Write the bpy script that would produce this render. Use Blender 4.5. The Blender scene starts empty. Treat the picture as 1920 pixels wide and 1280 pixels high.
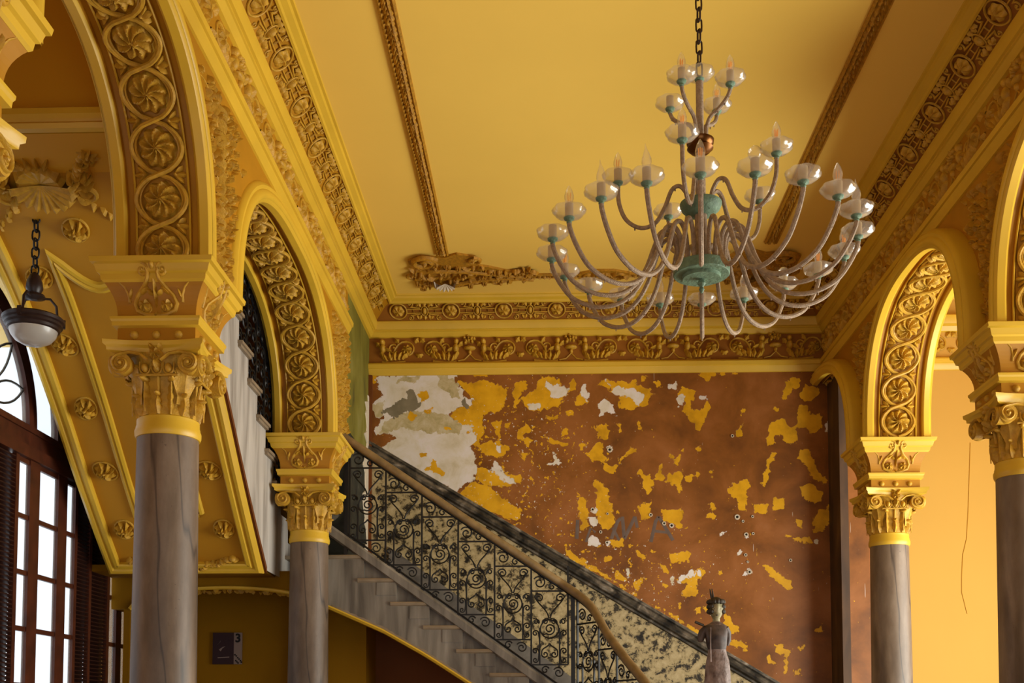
import bpy, math, random
import numpy as np
from math import pi, sin, cos, sqrt, atan2
from mathutils import Vector, Matrix
random.seed(7)
SC = bpy.context.scene
COL = SC.collection

# ------------------------------------------------------------------ camera
F_PX, CY_PX, PITCH, YAW = 2059.0, 1226.0, 0.0609, 0.0318
cam_d = bpy.data.cameras.new('camera')
cam_d.sensor_width = 36.0
cam_d.lens = F_PX * 36.0 / 1920.0
cam_d.shift_y = (CY_PX - 640.0) / 1920.0
cam_d.clip_start = 0.05
cam = bpy.data.objects.new('camera', cam_d)
cam.rotation_euler = (pi / 2 + PITCH, 0, YAW)
COL.objects.link(cam)
SC.camera = cam

# ------------------------------------------------------------------ world, lights, exposure
W = bpy.data.worlds.new('world'); SC.world = W; W.use_nodes = True
bg = W.node_tree.nodes['Background']
bg.inputs[0].default_value = (0.90, 0.95, 1.0, 1); bg.inputs[1].default_value = 1.7
def area_light(name, loc, target, sx, sy, energy, color):
    l = bpy.data.lights.new(name, 'AREA'); l.shape = 'RECTANGLE'; l.size = sx; l.size_y = sy
    l.energy = energy; l.color = color
    o = bpy.data.objects.new(name, l); COL.objects.link(o); o.location = loc
    o.rotation_euler = (Vector(target) - Vector(loc)).to_track_quat('-Z', 'Y').to_euler()
    return o
area_light('courtyard_daylight', (5.3, 5.9, 0.2), (-1.2, 5.9, 1.6), 5.2, 3.2, 560, (0.985, 1.0, 0.92))
area_light('left_gallery_fill', (-3.2, 2.2, 0.3), (-2.2, 5.2, 2.4), 1.6, 1.8, 13, (0.95, 0.98, 1.0))  # added fill lamp, lifts the dark stair gallery; no window stands here
area_light('entrance_daylight', (0.6, -2.6, -0.2), (0.2, 8.0, 1.6), 4.0, 2.4, 30, (1.0, 0.97, 0.93))
SC.view_settings.view_transform = 'Standard'
SC.view_settings.look = 'None'
SC.view_settings.gamma = 1.0
SC.view_settings.use_curve_mapping = False
SC.view_settings.exposure = 0.10

# ------------------------------------------------------------------ materials
def lin(c):
    return tuple(((x / 255) / 12.92 if x / 255 <= 0.04045 else ((x / 255 + 0.055) / 1.055) ** 2.4) for x in c)
MATS = {}
def paint(name, rgb, rough=0.6, vary=0.25, scale=6.0, spec=0.3, bump=0.0, bscale=60.0, metal=0.0, dark=None):
    m = bpy.data.materials.new(name); m.use_nodes = True
    nt = m.node_tree; b = nt.nodes['Principled BSDF']
    b.inputs['Roughness'].default_value = rough; b.inputs['Specular IOR Level'].default_value = spec
    b.inputs['Metallic'].default_value = metal
    tc = nt.nodes.new('ShaderNodeTexCoord'); nz = nt.nodes.new('ShaderNodeTexNoise')
    nz.inputs['Scale'].default_value = scale; nz.inputs['Detail'].default_value = 6
    nt.links.new(tc.outputs['Object'], nz.inputs['Vector'])
    rp = nt.nodes.new('ShaderNodeValToRGB')
    c = lin(rgb); d = lin(dark) if dark else tuple(x * (1 - vary) for x in c)
    rp.color_ramp.elements[0].position = 0.3; rp.color_ramp.elements[1].position = 0.7
    rp.color_ramp.elements[0].color = (*d, 1); rp.color_ramp.elements[1].color = (*c, 1)
    nt.links.new(nz.outputs['Fac'], rp.inputs['Fac']); nt.links.new(rp.outputs['Color'], b.inputs['Base Color'])
    if bump:
        n2 = nt.nodes.new('ShaderNodeTexNoise'); n2.inputs['Scale'].default_value = bscale; n2.inputs['Detail'].default_value = 4
        nt.links.new(tc.outputs['Object'], n2.inputs['Vector'])
        bp = nt.nodes.new('ShaderNodeBump'); bp.inputs['Strength'].default_value = bump; bp.inputs['Distance'].default_value = 0.01
        nt.links.new(n2.outputs['Fac'], bp.inputs['Height']); nt.links.new(bp.outputs['Normal'], b.inputs['Normal'])
    MATS[name] = m
    return m
YEL = paint('yellow_moulding_paint', (216, 174, 48), 0.42, 0.14, 3, 0.5)
OCH = paint('ochre_ground_paint', (178, 122, 14), 0.5, 0.2, 4, 0.35)
ORN = paint('carved_relief_paint', (204, 156, 46), 0.5, 0.35, 25, 0.35, 0.3, 120)
CEI = paint('ceiling_paint', (238, 198, 92), 0.8, 0.05, 1.2, 0.15)
GOLD = paint('old_gilt_relief', (192, 136, 28), 0.5, 0.45, 40, 0.4, 0.5, 150)
YWALL = paint('bright_yellow_wall', (200, 156, 76), 0.8, 0.06, 1.0, 0.1)
DKY = paint('dark_ochre_wall', (140, 98, 10), 0.8, 0.15, 1.5, 0.1)  # dark ochre for the walls under and behind the stairs
BRG = paint('brown_ochre_ground', (146, 90, 22), 0.55, 0.2, 5, 0.3)
BRN = paint('brown_wall', (112, 62, 24), 0.7, 0.2, 2, 0.2)
IRON = paint('black_iron', (16, 14, 14), 0.5, 0.3, 30, 0.4)
RUST = paint('rusty_chain', (60, 38, 22), 0.6, 0.4, 60, 0.3)
WOODD = paint('dark_louver_wood', (48, 20, 11), 0.5, 0.4, 8, 0.3)
WOOD = paint('red_brown_wood', (84, 38, 18), 0.45, 0.5, 8, 0.4)
ARM = paint('grey_beige_arm_paint', (176, 150, 122), 0.55, 0.4, 70, 0.3, 0.6, 220)
GREEN = paint('verdigris_green', (116, 142, 116), 0.6, 0.4, 35, 0.3, 0.4, 90)
BRASS = paint('aged_brass', (120, 74, 26), 0.3, 0.4, 30, 0.5, metal=0.8)
HOLD = paint('candle_sleeve', (186, 158, 112), 0.6, 0.2, 50)
STAT = paint('weathered_statue', (158, 138, 130), 0.5, 0.5, 16, 0.3, 0.5, 60, dark=(84, 66, 58))
STATF = paint('statue_face', (176, 166, 132), 0.5, 0.4, 30, 0.3, dark=(110, 104, 66))
STATD = paint('statue_dark_cloth', (92, 78, 72), 0.5, 0.5, 20, 0.3, dark=(44, 34, 30))
STATH = paint('statue_hair', (62, 52, 40), 0.5, 0.4, 30, 0.3)
RAILW = paint('worn_stone_handrail', (150, 124, 84), 0.4, 0.4, 12, 0.4, 0.2, 40)
TREAD = paint('tread_marble', (150, 132, 108), 0.45, 0.3, 10, 0.35)
LANT = paint('lantern_metal', (46, 30, 26), 0.4, 0.4, 20, 0.4)
SIGN_D = paint('maroon_sign', (40, 8, 14), 0.4, 0.1, 5)
SIGN_G = paint('grey_sign', (130, 110, 100), 0.5, 0.1, 5)
BLK = paint('black_print', (8, 6, 6), 0.6, 0.0, 5)
GRAF = paint('blue_grey_spray', (112, 94, 84), 0.8, 0.25, 14)
CREAM = paint('bare_plaster', (214, 200, 176), 0.8, 0.15, 12)
FLOORM = paint('floor_tile_stone', (150, 120, 90), 0.4, 0.2, 3)

def streaks(name, cols, scale, rough, stretch, bump=0.2, veins=None, spots=False):
    m = bpy.data.materials.new(name); m.use_nodes = True
    nt = m.node_tree; b = nt.nodes['Principled BSDF']; b.inputs['Roughness'].default_value = rough
    tc = nt.nodes.new('ShaderNodeTexCoord'); mp = nt.nodes.new('ShaderNodeMapping')
    mp.inputs['Scale'].default_value = stretch
    nz = nt.nodes.new('ShaderNodeTexNoise'); nz.inputs['Scale'].default_value = scale; nz.inputs['Detail'].default_value = 9
    nz.inputs['Distortion'].default_value = 0.6
    rp = nt.nodes.new('ShaderNodeValToRGB'); el = rp.color_ramp.elements
    while len(el) < len(cols): el.new(0.5)
    for e, (p, c) in zip(el, cols): e.position = p; e.color = (*lin(c), 1)
    nt.links.new(tc.outputs['Object'], mp.inputs[0]); nt.links.new(mp.outputs[0], nz.inputs['Vector'])
    nt.links.new(nz.outputs['Fac'], rp.inputs['Fac'])
    out = rp.outputs['Color']
    if veins:
        v = nt.nodes.new('ShaderNodeTexNoise'); v.inputs['Scale'].default_value = veins; v.inputs['Detail'].default_value = 3
        v.inputs['Distortion'].default_value = 1.5
        nt.links.new(mp.outputs[0], v.inputs['Vector'])
        r2 = nt.nodes.new('ShaderNodeValToRGB'); e2 = r2.color_ramp.elements
        e2[0].position = 0.485; e2[0].color = (1, 1, 1, 1); e2[1].position = 0.515; e2[1].color = (1, 1, 1, 1)
        e3 = e2.new(0.5); e3.color = (0.35, 0.33, 0.33, 1)
        nt.links.new(v.outputs['Fac'], r2.inputs['Fac'])
        mx = nt.nodes.new('ShaderNodeMix'); mx.data_type = 'RGBA'; mx.blend_type = 'MULTIPLY'; mx.inputs['Factor'].default_value = 1
        nt.links.new(out, mx.inputs['A']); nt.links.new(r2.outputs['Color'], mx.inputs['B']); out = mx.outputs['Result']
    if spots:
        for sc_, lo, hi, dk, st in ((55, 0.30, 0.36, 0.45, 1.0), (9, 0.35, 0.62, 0.72, 0.35)):
            mp2 = nt.nodes.new('ShaderNodeMapping'); mp2.inputs['Scale'].default_value = (1, 1, st); nt.links.new(tc.outputs['Object'], mp2.inputs[0])
            v = nt.nodes.new('ShaderNodeTexNoise'); v.inputs['Scale'].default_value = sc_; v.inputs['Detail'].default_value = 8; v.inputs['Roughness'].default_value = 0.7
            nt.links.new(mp2.outputs[0], v.inputs['Vector'])
            r2 = nt.nodes.new('ShaderNodeValToRGB'); e2 = r2.color_ramp.elements
            e2[0].position = lo; e2[0].color = (dk, dk * 0.93, dk * 0.85, 1); e2[1].position = hi; e2[1].color = (1, 1, 1, 1)
            nt.links.new(v.outputs['Fac'], r2.inputs['Fac'])
            mx = nt.nodes.new('ShaderNodeMix'); mx.data_type = 'RGBA'; mx.blend_type = 'MULTIPLY'; mx.inputs['Factor'].default_value = 1
            nt.links.new(out, mx.inputs['A']); nt.links.new(r2.outputs['Color'], mx.inputs['B']); out = mx.outputs['Result']
    nt.links.new(out, b.inputs['Base Color'])
    if bump:
        bp = nt.nodes.new('ShaderNodeBump'); bp.inputs['Strength'].default_value = bump; bp.inputs['Distance'].default_value = 0.01
        nt.links.new(nz.outputs['Fac'], bp.inputs['Height']); nt.links.new(bp.outputs['Normal'], b.inputs['Normal'])
    MATS[name] = m
    return m
SHAFT = streaks('grey_column_marble', [(0.28, (58, 45, 33)), (0.45, (98, 81, 64)), (0.6, (128, 109, 90)), (0.75, (160, 140, 118))], 5, 0.5, (1.0, 1.0, 0.16), 0.2, veins=1.6, spots=True)
STRING = streaks('stained_stair_marble', [(0.28, (52, 46, 40)), (0.42, (92, 84, 74)), (0.58, (126, 118, 106)), (0.75, (158, 150, 138))], 5, 0.5, (1.6, 1.6, 0.22), 0.2)
STRING2 = streaks('pale_stair_marble', [(0.25, (120, 112, 104)), (0.5, (176, 170, 162)), (0.75, (206, 200, 192))], 5, 0.5, (1.6, 1.6, 0.22), 0.2)
GRNW = streaks('mossy_green_plaster', [(0.3, (72, 66, 6)), (0.45, (108, 100, 12)), (0.6, (124, 116, 34)), (0.78, (138, 130, 74))], 3.0, 0.8, (1, 1, 0.6), 0.3)
BLKW = streaks('black_mottled_plaster', [(0.3, (12, 12, 8)), (0.5, (36, 36, 24)), (0.68, (60, 58, 44)), (0.72, (150, 145, 132))], 5, 0.8, (1, 1, 1), 0.3)  # mottled near-black with pale flecks, lower corner wall by the landing
DADO = streaks('mouldy_dado_plaster', [(0.40, (16, 14, 10)), (0.455, (58, 52, 38)), (0.50, (158, 144, 106)), (0.62, (176, 160, 124)), (0.75, (196, 180, 150))], 7, 0.85, (1, 1, 1), 0.3)
DADOR = streaks('blackened_dado_rail', [(0.35, (20, 18, 15)), (0.5, (66, 60, 50)), (0.62, (110, 100, 86)), (0.72, (168, 158, 144))], 8, 0.6, (1, 1, 1.0), 0.4)
SKIRT = streaks('grey_stair_skirt', [(0.3, (70, 66, 62)), (0.6, (112, 106, 98)), (0.8, (140, 132, 122))], 6, 0.5, (1, 1, 1), 0.1)

def glass_mat(name, tint, transp, rough=0.1, white=0.2):
    m = bpy.data.materials.new(name); m.use_nodes = True; nt = m.node_tree
    for n in list(nt.nodes): nt.nodes.remove(n)
    o = nt.nodes.new('ShaderNodeOutputMaterial')
    tr = nt.nodes.new('ShaderNodeBsdfTransparent'); tr.inputs[0].default_value = (*tint, 1)
    gl = nt.nodes.new('ShaderNodeBsdfGlossy'); gl.inputs['Roughness'].default_value = rough
    df = nt.nodes.new('ShaderNodeBsdfDiffuse'); df.inputs[0].default_value = (0.85, 0.83, 0.78, 1)
    tl = nt.nodes.new('ShaderNodeBsdfTranslucent'); tl.inputs[0].default_value = (0.9, 0.88, 0.82, 1)
    m0 = nt.nodes.new('ShaderNodeMixShader'); m0.inputs[0].default_value = 0.6
    nt.links.new(df.outputs[0], m0.inputs[1]); nt.links.new(tl.outputs[0], m0.inputs[2])
    m1 = nt.nodes.new('ShaderNodeMixShader'); m1.inputs[0].default_value = white
    nt.links.new(tr.outputs[0], m1.inputs[1]); nt.links.new(m0.outputs[0], m1.inputs[2])
    lw = nt.nodes.new('ShaderNodeLayerWeight'); lw.inputs[0].default_value = transp
    m2 = nt.nodes.new('ShaderNodeMixShader')
    nt.links.new(lw.outputs['Facing'], m2.inputs[0]); nt.links.new(m1.outputs[0], m2.inputs[1]); nt.links.new(gl.outputs[0], m2.inputs[2])
    nt.links.new(m2.outputs[0], o.inputs[0])
    return m
CUPG = glass_mat('cup_glass', (0.98, 0.97, 0.95), 0.13, 0.1, 0.20)
BULBG = glass_mat('bulb_glass', (1, 0.98, 0.94), 0.2, 0.04, 0.12)
LBOWL = glass_mat('frosted_bowl_glass', (0.8, 0.8, 0.8), 0.2, 0.3, 0.85)
PANEG = glass_mat('frosted_pane_glass', (0.95, 0.97, 1.0), 0.1, 0.4, 0.12)
FIL = bpy.data.materials.new('orange_filament'); FIL.use_nodes = True
FIL.node_tree.nodes['Principled BSDF'].inputs['Base Color'].default_value = (1.0, 0.42, 0.05, 1)

# ------------------------------------------------------------------ mesh building
class MB:
    def __init__(s): s.v = []; s.f = []; s.m = []
    def add(s, vs, fs, mi=0, M=None):
        n = len(s.v)
        if M is not None: vs = [tuple(M @ Vector(p)) for p in vs]
        s.v.extend([tuple(p) for p in vs]); s.f.extend([tuple(i + n for i in f) for f in fs]); s.m.extend([mi] * len(fs))
        return s
    def box(s, a, b, mi=0, M=None, bev=0.0):
        x0, y0, z0 = a; x1, y1, z1 = b
        vs = [(x0, y0, z0), (x1, y0, z0), (x1, y1, z0), (x0, y1, z0), (x0, y0, z1), (x1, y0, z1), (x1, y1, z1), (x0, y1, z1)]
        return s.add(vs, [(0, 3, 2, 1), (4, 5, 6, 7), (0, 1, 5, 4), (1, 2, 6, 5), (2, 3, 7, 6), (3, 0, 4, 7)], mi, M)
    def grid(s, rows, mi=0, close_u=False, close_v=False, flip=False, M=None, mis=None):
        nr, nc = len(rows), len(rows[0]); vs = [p for r in rows for p in r]; n = len(s.v)
        if M is not None: vs = [tuple(M @ Vector(p)) for p in vs]
        s.v.extend([tuple(p) for p in vs])
        for i in range(nr if close_u else nr - 1):
            for j in range(nc if close_v else nc - 1):
                a, b = n + i * nc + j, n + i * nc + (j + 1) % nc
                c, d = n + ((i + 1) % nr) * nc + (j + 1) % nc, n + ((i + 1) % nr) * nc + j
                s.f.append((a, d, c, b) if flip else (a, b, c, d)); s.m.append(mis[j] if mis else mi)
        return s
    def lathe(s, prof, seg=24, mi=0, M=None, caps=True, wob=None):
        rows = []
        for r, z in prof:
            rows.append([((r * (1 + (wob(t, z) if wob else 0))) * cos(t), (r * (1 + (wob(t, z) if wob else 0))) * sin(t), z) for t in [2 * pi * k / seg for k in range(seg)]])
        s.grid(rows, mi, close_v=True, flip=False, M=M)
        if caps:
            for r, fl in ((rows[0], True), (rows[-1], False)):
                s.add(r, [tuple(reversed(range(seg))) if fl else tuple(range(seg))], mi, M)
        return s
    def tube(s, pts, r, sides=6, mi=0, closed=False, caps=True, M=None):
        P = [Vector(p) for p in pts]; n = len(P)
        R = r if isinstance(r, (list, tuple)) else [r] * n
        rows = []; up = None
        for i in range(n):
            if closed: t = P[(i + 1) % n] - P[i - 1]
            else: t = P[min(i + 1, n - 1)] - P[max(i - 1, 0)]
            if t.length < 1e-9: t = Vector((0, 0, 1))
            t.normalize()
            if up is None:
                a = Vector((0, 0, 1)) if abs(t.z) < 0.9 else Vector((1, 0, 0)); up = (a - t * a.dot(t)).normalized()
            else:
                up = up - t * up.dot(t)
                up = up.normalized() if up.length > 1e-6 else t.orthogonal().normalized()
            sd = t.cross(up)
            rows.append([tuple(P[i] + (up * cos(q) + sd * sin(q)) * R[i]) for q in [2 * pi * k / sides for k in range(sides)]])
        s.grid(rows, mi, close_u=closed, close_v=True, flip=True, M=M)
        if caps and not closed:
            s.add(rows[0], [tuple(range(sides))], mi, M); s.add(rows[-1], [tuple(reversed(range(sides)))], mi, M)
        return s
    def prism(s, poly, h0, h1, mi=0, M=None):           # poly in xy, extruded along z
        n = len(poly)
        vs = [(x, y, h0) for x, y in poly] + [(x, y, h1) for x, y in poly]
        fs = [tuple(reversed(range(n))), tuple(range(n, 2 * n))] + [(i, (i + 1) % n, n + (i + 1) % n, n + i) for i in range(n)]
        return s.add(vs, fs, mi, M)
    # --- reliefs, in u (right) v (up) w (out of the wall)
    def flower(s, cu, cv, r, n=8, h=0.02, swirl=0.0, seg=40, rings=6, mi=0, rim=True):
        rows = []
        for i in range(rings + 1):
            f = i / rings; row = []
            for k in range(seg):
                a = 2 * pi * k / seg; ph = n * (a + swirl * f)
                pet = 0.5 + 0.5 * cos(ph)
                rr = r * f * (1 - 0.14 * (1 - pet) * (f > 0.75))
                hh = h * (0.30 + 0.85 * pet * sin(pi * min(1, f * 0.9 + 0.05)) * (f > 0.12))
                if f < 0.3: hh += h * 0.75 * (1 - (f / 0.3) ** 2)
                if f == 1: hh = -0.002
                row.append((cu + rr * cos(a), cv + rr * sin(a), hh))
            rows.append(row)
        return s.grid(rows, mi, close_v=True)
    def dome(s, cu, cv, ru, rv, h, mi=0, seg=12, rings=4, ang=0):
        rows = []
        for i in range(rings + 1):
            q = pi / 2 * i / rings; row = []
            for k in range(seg):
                a = 2 * pi * k / seg; x = ru * sin(q) * cos(a); y = rv * sin(q) * sin(a)
                row.append((cu + x * cos(ang) - y * sin(ang), cv + x * sin(ang) + y * cos(ang), h * cos(q) - (0.002 if i == rings else 0)))
            rows.append(row)
        return s.grid(rows, mi, close_v=True)
    def stroke(s, pts, t0, t1=None, w=0.0, sides=5, mi=0, hfac=1.0):
        """half-round raised line; pts in uv"""
        t1 = t0 if t1 is None else t1; n = len(pts); rows = []
        for i, (u, v) in enumerate(pts):
            a, b = pts[max(i - 1, 0)], pts[min(i + 1, n - 1)]
            du, dv = b[0] - a[0], b[1] - a[1]; L = sqrt(du * du + dv * dv) or 1; nu, nv = -dv / L, du / L
            t = t0 + (t1 - t0) * i / (n - 1)
            rows.append([(u + nu * t * cos(q), v + nv * t * cos(q), w - 0.001 + hfac * t * 1.3 * sin(q)) for q in [pi * k / (sides - 1) for k in range(sides)]])
        s.grid(rows, mi, flip=False)
        return s
    def spiral(s, cu, cv, r, turns=1.6, d=1, a0=0.0, t=0.006, mi=0, tail=None, w=0.0, eye=True):
        n = int(14 * turns) + 2; pts = []
        for i in range(n):
            f = i / (n - 1); a = a0 + d * 2 * pi * turns * f; rr = r * (1 - 0.86 * f)
            pts.append((cu + rr * cos(a), cv + rr * sin(a)))
        if tail: pts = tail + pts
        s.stroke(pts, t, t * 0.55, w, mi=mi)
        if eye: s.dome(cu, cv, r * 0.26, r * 0.26, t * 1.7 + w, mi, 8, 2)
        return s
    def leaf(s, u, v, ang, L, wd, h=0.015, lobes=4, curl=0.0, mi=0, nl=9):
        rows = []
        for i in range(nl):
            f = i / (nl - 1)
            ww = wd * (sin(pi * min(1, f * 0.86 + 0.12)) ** 0.8) * (1 + 0.28 * cos(2 * pi * lobes * f))
            hh = h * (0.35 + 1.0 * sin(pi * f)) * (1 if f < 1 else 0.3)
            a = ang + curl * f; row = []
            for k, sd in enumerate((-1, -0.5, 0, 0.5, 1)):
                x, y = L * f, ww * sd
                z = hh * (1.0, 0.55, 1.0, 0.55, 1.0)[k] if abs(sd) < 1 else -0.002
                row.append((u + x * cos(a) - y * sin(a), v + x * sin(a) + y * cos(a), z))
            rows.append(row)
        return s.grid(rows, mi, flip=True)
    def shell(s, cu, cv, r, a0, a1, n=9, h=0.03, mi=0):
        rows = []; seg = n * 5
        for i in range(7):
            f = i / 6; row = []
            for k in range(seg + 1):
                a = a0 + (a1 - a0) * k / seg; rb = 0.5 + 0.5 * cos(2 * pi * n * k / seg)
                rr = r * f * (0.93 + 0.09 * rb)
                hh = h * (0.5 + 0.6 * f) * (0.72 + 0.4 * rb * f) if i < 6 else -0.002
                row.append((cu + rr * cos(a), cv + rr * sin(a), hh))
            rows.append(row)
        return s.grid(rows, mi)
    def mapped(s, fn):
        s.v = [tuple(fn(*p)) for p in s.v]; return s
    def mesh(s, name, mats, smooth=True, ang=40):
        me = bpy.data.meshes.new(name); me.from_pydata(s.v, [], s.f)
        for m in (mats if isinstance(mats, (list, tuple)) else [mats]): me.materials.append(m)
        me.polygons.foreach_set('material_index', s.m)
        if smooth:
            me.polygons.foreach_set('use_smooth', [True] * len(s.f))
            try: me.set_sharp_from_angle(angle=math.radians(ang))
            except Exception: pass
        me.update()
        return me
    def build(s, name, mats, parent=None, smooth=True, ang=40, M=None):
        return inst(name, s.mesh(name, mats, smooth, ang), parent, M)
def inst(name, me, parent=None, M=None):
    o = bpy.data.objects.new(name, me); COL.objects.link(o)
    if parent is not None: o.parent = parent
    if M is not None: o.matrix_local = M
    return o
def empty(name, loc=(0, 0, 0), rz=0):
    o = bpy.data.objects.new(name, None); COL.objects.link(o); o.location = loc; o.rotation_euler = (0, 0, rz); return o
def tag(o, label=None, cat=None, group=None, kind=None):
    if label: o['label'] = label
    if cat: o['category'] = cat
    if group: o['group'] = group
    if kind: o['kind'] = kind
    return o
def struct(o, label=None):
    o['kind'] = 'structure'
    if label: o['label'] = label
    return o
def copy_tree(o, parent=None):
    c = o.copy(); COL.objects.link(c); c.parent = parent
    for ch in list(o.children): copy_tree(ch, c)
    return c
def frame(P, u, v, w):
    return Matrix(((u[0], v[0], w[0], P[0]), (u[1], v[1], w[1], P[1]), (u[2], v[2], w[2], P[2]), (0, 0, 0, 1)))

# ------------------------------------------------------------------ room constants (eye at the origin)
XL, XLB = -1.65, -2.06          # left arcade, face to the room and face to the stair gallery
XR, XRB = 2.55, 2.89
XRI = 2.465             # the arch bands of the right arcade stand proud of the wall            # right arcade
YB = 10.0
FL = -1.6
ZS, ZM1, ZC = 2.155, 3.225, 3.867

flr = MB()
for i in range(16):
    for j in range(22):
        pass
f = MB().box((-6, -3, FL - 0.2), (6.4, 11, FL)).build('floor', FLOORM); struct(f)
tile = MB().box((0.01, 0.01, 0), (0.79, 0.79, 0.004)).mesh('tile', FLOORM)
for i in range(5):
    for j in range(10): inst('tile', tile, f, Matrix.Translation((-1.6 + 0.8 * i, 0.2 + 0.8 * j, FL)))

cb = MB().box((-6, -3, ZC), (6.4, 11, ZC + 0.3)).build('ceiling', CEI); struct(cb)

# ------------------------------------------------------------------ arches
class Arch:
    def __init__(s, yc, a, b=1.0, n=2.5, zs=ZS, y_max=None, z_top=None): s.yc, s.a, s.b, s.n, s.zs, s.y_max = yc, a, b, n, zs, y_max
    def pt(s, th, off=0.0):
        c, q = cos(th), sin(th)
        y = s.a * math.copysign(abs(c) ** (2 / s.n), c); z = s.b * abs(q) ** (2 / s.n)
        e = 1e-3
        c2, q2 = cos(th + e), sin(th + e)
        y2 = s.a * math.copysign(abs(c2) ** (2 / s.n), c2); z2 = s.b * abs(q2) ** (2 / s.n)
        ty, tz = y2 - y, z2 - z; L = sqrt(ty * ty + tz * tz) or 1; ty, tz = ty / L, tz / L
        if L < 1e-7: ty, tz = 0, 1
        ny, nz = tz, -ty                                   # outward from the opening
        if th < 0.02: ty, tz, ny, nz = 0, 1, 1, 0
        if th > pi - 0.02: ty, tz, ny, nz = 0, -1, -1, 0
        return (s.yc + y + ny * off, s.zs + z + nz * off, ty, tz, ny, nz)
    def path(s, n=64, full=True):
        th = [0.001 + (pi - 0.002) * k / 400 for k in range(401)]
        P = [s.pt(t) for t in th]
        if s.y_max: P = [p for p in P if p[0] <= s.y_max]
        L = [0]
        for i in range(1, len(P)): L.append(L[-1] + sqrt((P[i][0] - P[i - 1][0]) ** 2 + (P[i][1] - P[i - 1][1]) ** 2))
        out = []
        for k in range(n + 1):
            d = L[-1] * k / n; i = max(0, min(len(L) - 2, next((q for q in range(len(L) - 1) if L[q + 1] >= d), len(L) - 2)))
            t = (d - L[i]) / ((L[i + 1] - L[i]) or 1)
            a, b = P[i], P[i + 1]; out.append(tuple(a[j] + (b[j] - a[j]) * t for j in range(6)))
        s.length = L[-1]
        return out

RB = []      # guilloche rosette meshes (shared)
m = MB(); m.flower(0, 0, 0.098, 9, 0.040, swirl=0.7, seg=63, rings=7); m.dome(0, 0, 0.018, 0.018, 0.046)
ROS = m.mesh('rosette', ORN)
m = MB()
for a in (-0.8, 0, 0.8): m.leaf(0, 0, a, 0.058, 0.019, 0.024, 1, nl=5)
m.dome(0.006, 0, 0.014, 0.014, 0.03, seg=8, rings=2)
TREF = m.mesh('trefoil_leaf', ORN)

def arch_work(ar, xf, xb, name, wall, side, n_mod, extrados_cut=None):
    """side=+1: room lies toward +X of the face xf; intrados spans xf..xb. parts go under wall"""
    P = ar.path(72)
    T = abs(xf - xb); sx = 1 if xb > xf else -1
    # intrados section: (distance from the room face, depth below the arch surface)
    sec = [(-0.035, -0.045), (-0.035, 0.0), (-0.02, 0.018), (0.02, 0.022), (0.034, 0.008), (0.036, -0.014), (0.068, -0.016), (0.069, 0.0), (0.074, 0.005), (0.080, 0.0), (0.081, -0.010),
           (T - 0.081, -0.010), (T - 0.080, 0.0), (T - 0.074, 0.005), (T - 0.069, 0.0), (T - 0.068, -0.016), (T - 0.036, -0.014), (T - 0.034, 0.008), (T - 0.02, 0.022), (T + 0.02, 0.018), (T + 0.035, 0.0), (T + 0.035, -0.045)]
    mis = []
    for j in range(len(sec) - 1):
        mid = (sec[j][0] + sec[j + 1][0]) / 2
        e = min(mid, T - mid)
        mis.append(0 if e < 0.035 or 0.0685 < e < 0.0805 else 1)
    rows = [[(xf + sx * d, y - ny * h, z - nz * h) for d, h in sec] for (y, z, ty, tz, ny, nz) in P]
    MB().grid(rows, mis=mis, flip=(sx < 0)).build('arch_soffit', [YEL, OCH], wall)
    # archivolt moulding on both wall faces
    av = [(0.0, 0.036), (0.008, 0.044), (0.03, 0.046), (0.05, 0.034), (0.055, 0.028), (0.075, 0.03), (0.09, 0.018), (0.10, 0.0), (0.101, -0.09)]
    for X, sg, nm in ((xf, -sx, 'archivolt'), (xb, sx, 'archivolt')):
        rows = [[(X + sg * w, y + ny * o, min(z + nz * o, ZM1 + 0.02)) for o, w in av] for (y, z, ty, tz, ny, nz) in P]
        MB().grid(rows, flip=(sg * sx < 0)).build(nm, YEL, wall)
    # guilloche strands
    L = ar.length; ml = L / n_mod; xc = (xf + xb) / 2; N = n_mod * 12
    PP = ar.path(N)
    m = MB()
    for sg in (1, -1):
        pts = []
        rows = []
        for i, (y, z, ty, tz, ny, nz) in enumerate(PP):
            s_ = i / 12.0; q = sin(pi * s_)
            o = sg * 0.122 * math.copysign(abs(q) ** 0.62, q)
            lift = 0.016 + 0.008 * sg * cos(pi * s_)
            for strand_w in (0,):
                pts.append(Vector((xc + o, y - ny * lift, z - nz * lift)))
        m.tube(pts, 0.0115, 6)
        pts2 = [Vector((p.x + 0.0, p.y, p.z)) for p in pts]
        # second thin bead beside the strand
        rows = []
        in2 = []
        for i, (y, z, ty, tz, ny, nz) in enumerate(PP):
            s_ = i / 12.0; q = sin(pi * s_)
            o = sg * 0.104 * math.copysign(abs(q) ** 0.62, q)
            in2.append(Vector((xc + o, y - ny * 0.012, z - nz * 0.012)))
        m.tube(in2, 0.006, 5)
    m.build('guilloche_band', ORN, wall)
    Q = ar.path(n_mod * 2)
    for i in range(n_mod):
        y, z, ty, tz, ny, nz = Q[2 * i + 1]
        inst('rosette', ROS, wall, frame((xc, y + ny * 0.005, z + nz * 0.005), (1, 0, 0), (0, ty, tz) if True else 0, (0, -ny, -nz)))
    for i in range(n_mod + 1):
        y, z, ty, tz, ny, nz = Q[2 * i]
        for sg in (1, -1):
            inst('trefoil_leaf', TREF, wall, frame((xc + sg * 0.070, y + ny * 0.005, z + nz * 0.005), (sg, 0, 0), (0, ty * sg, tz * sg), (0, -ny, -nz)))

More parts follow.
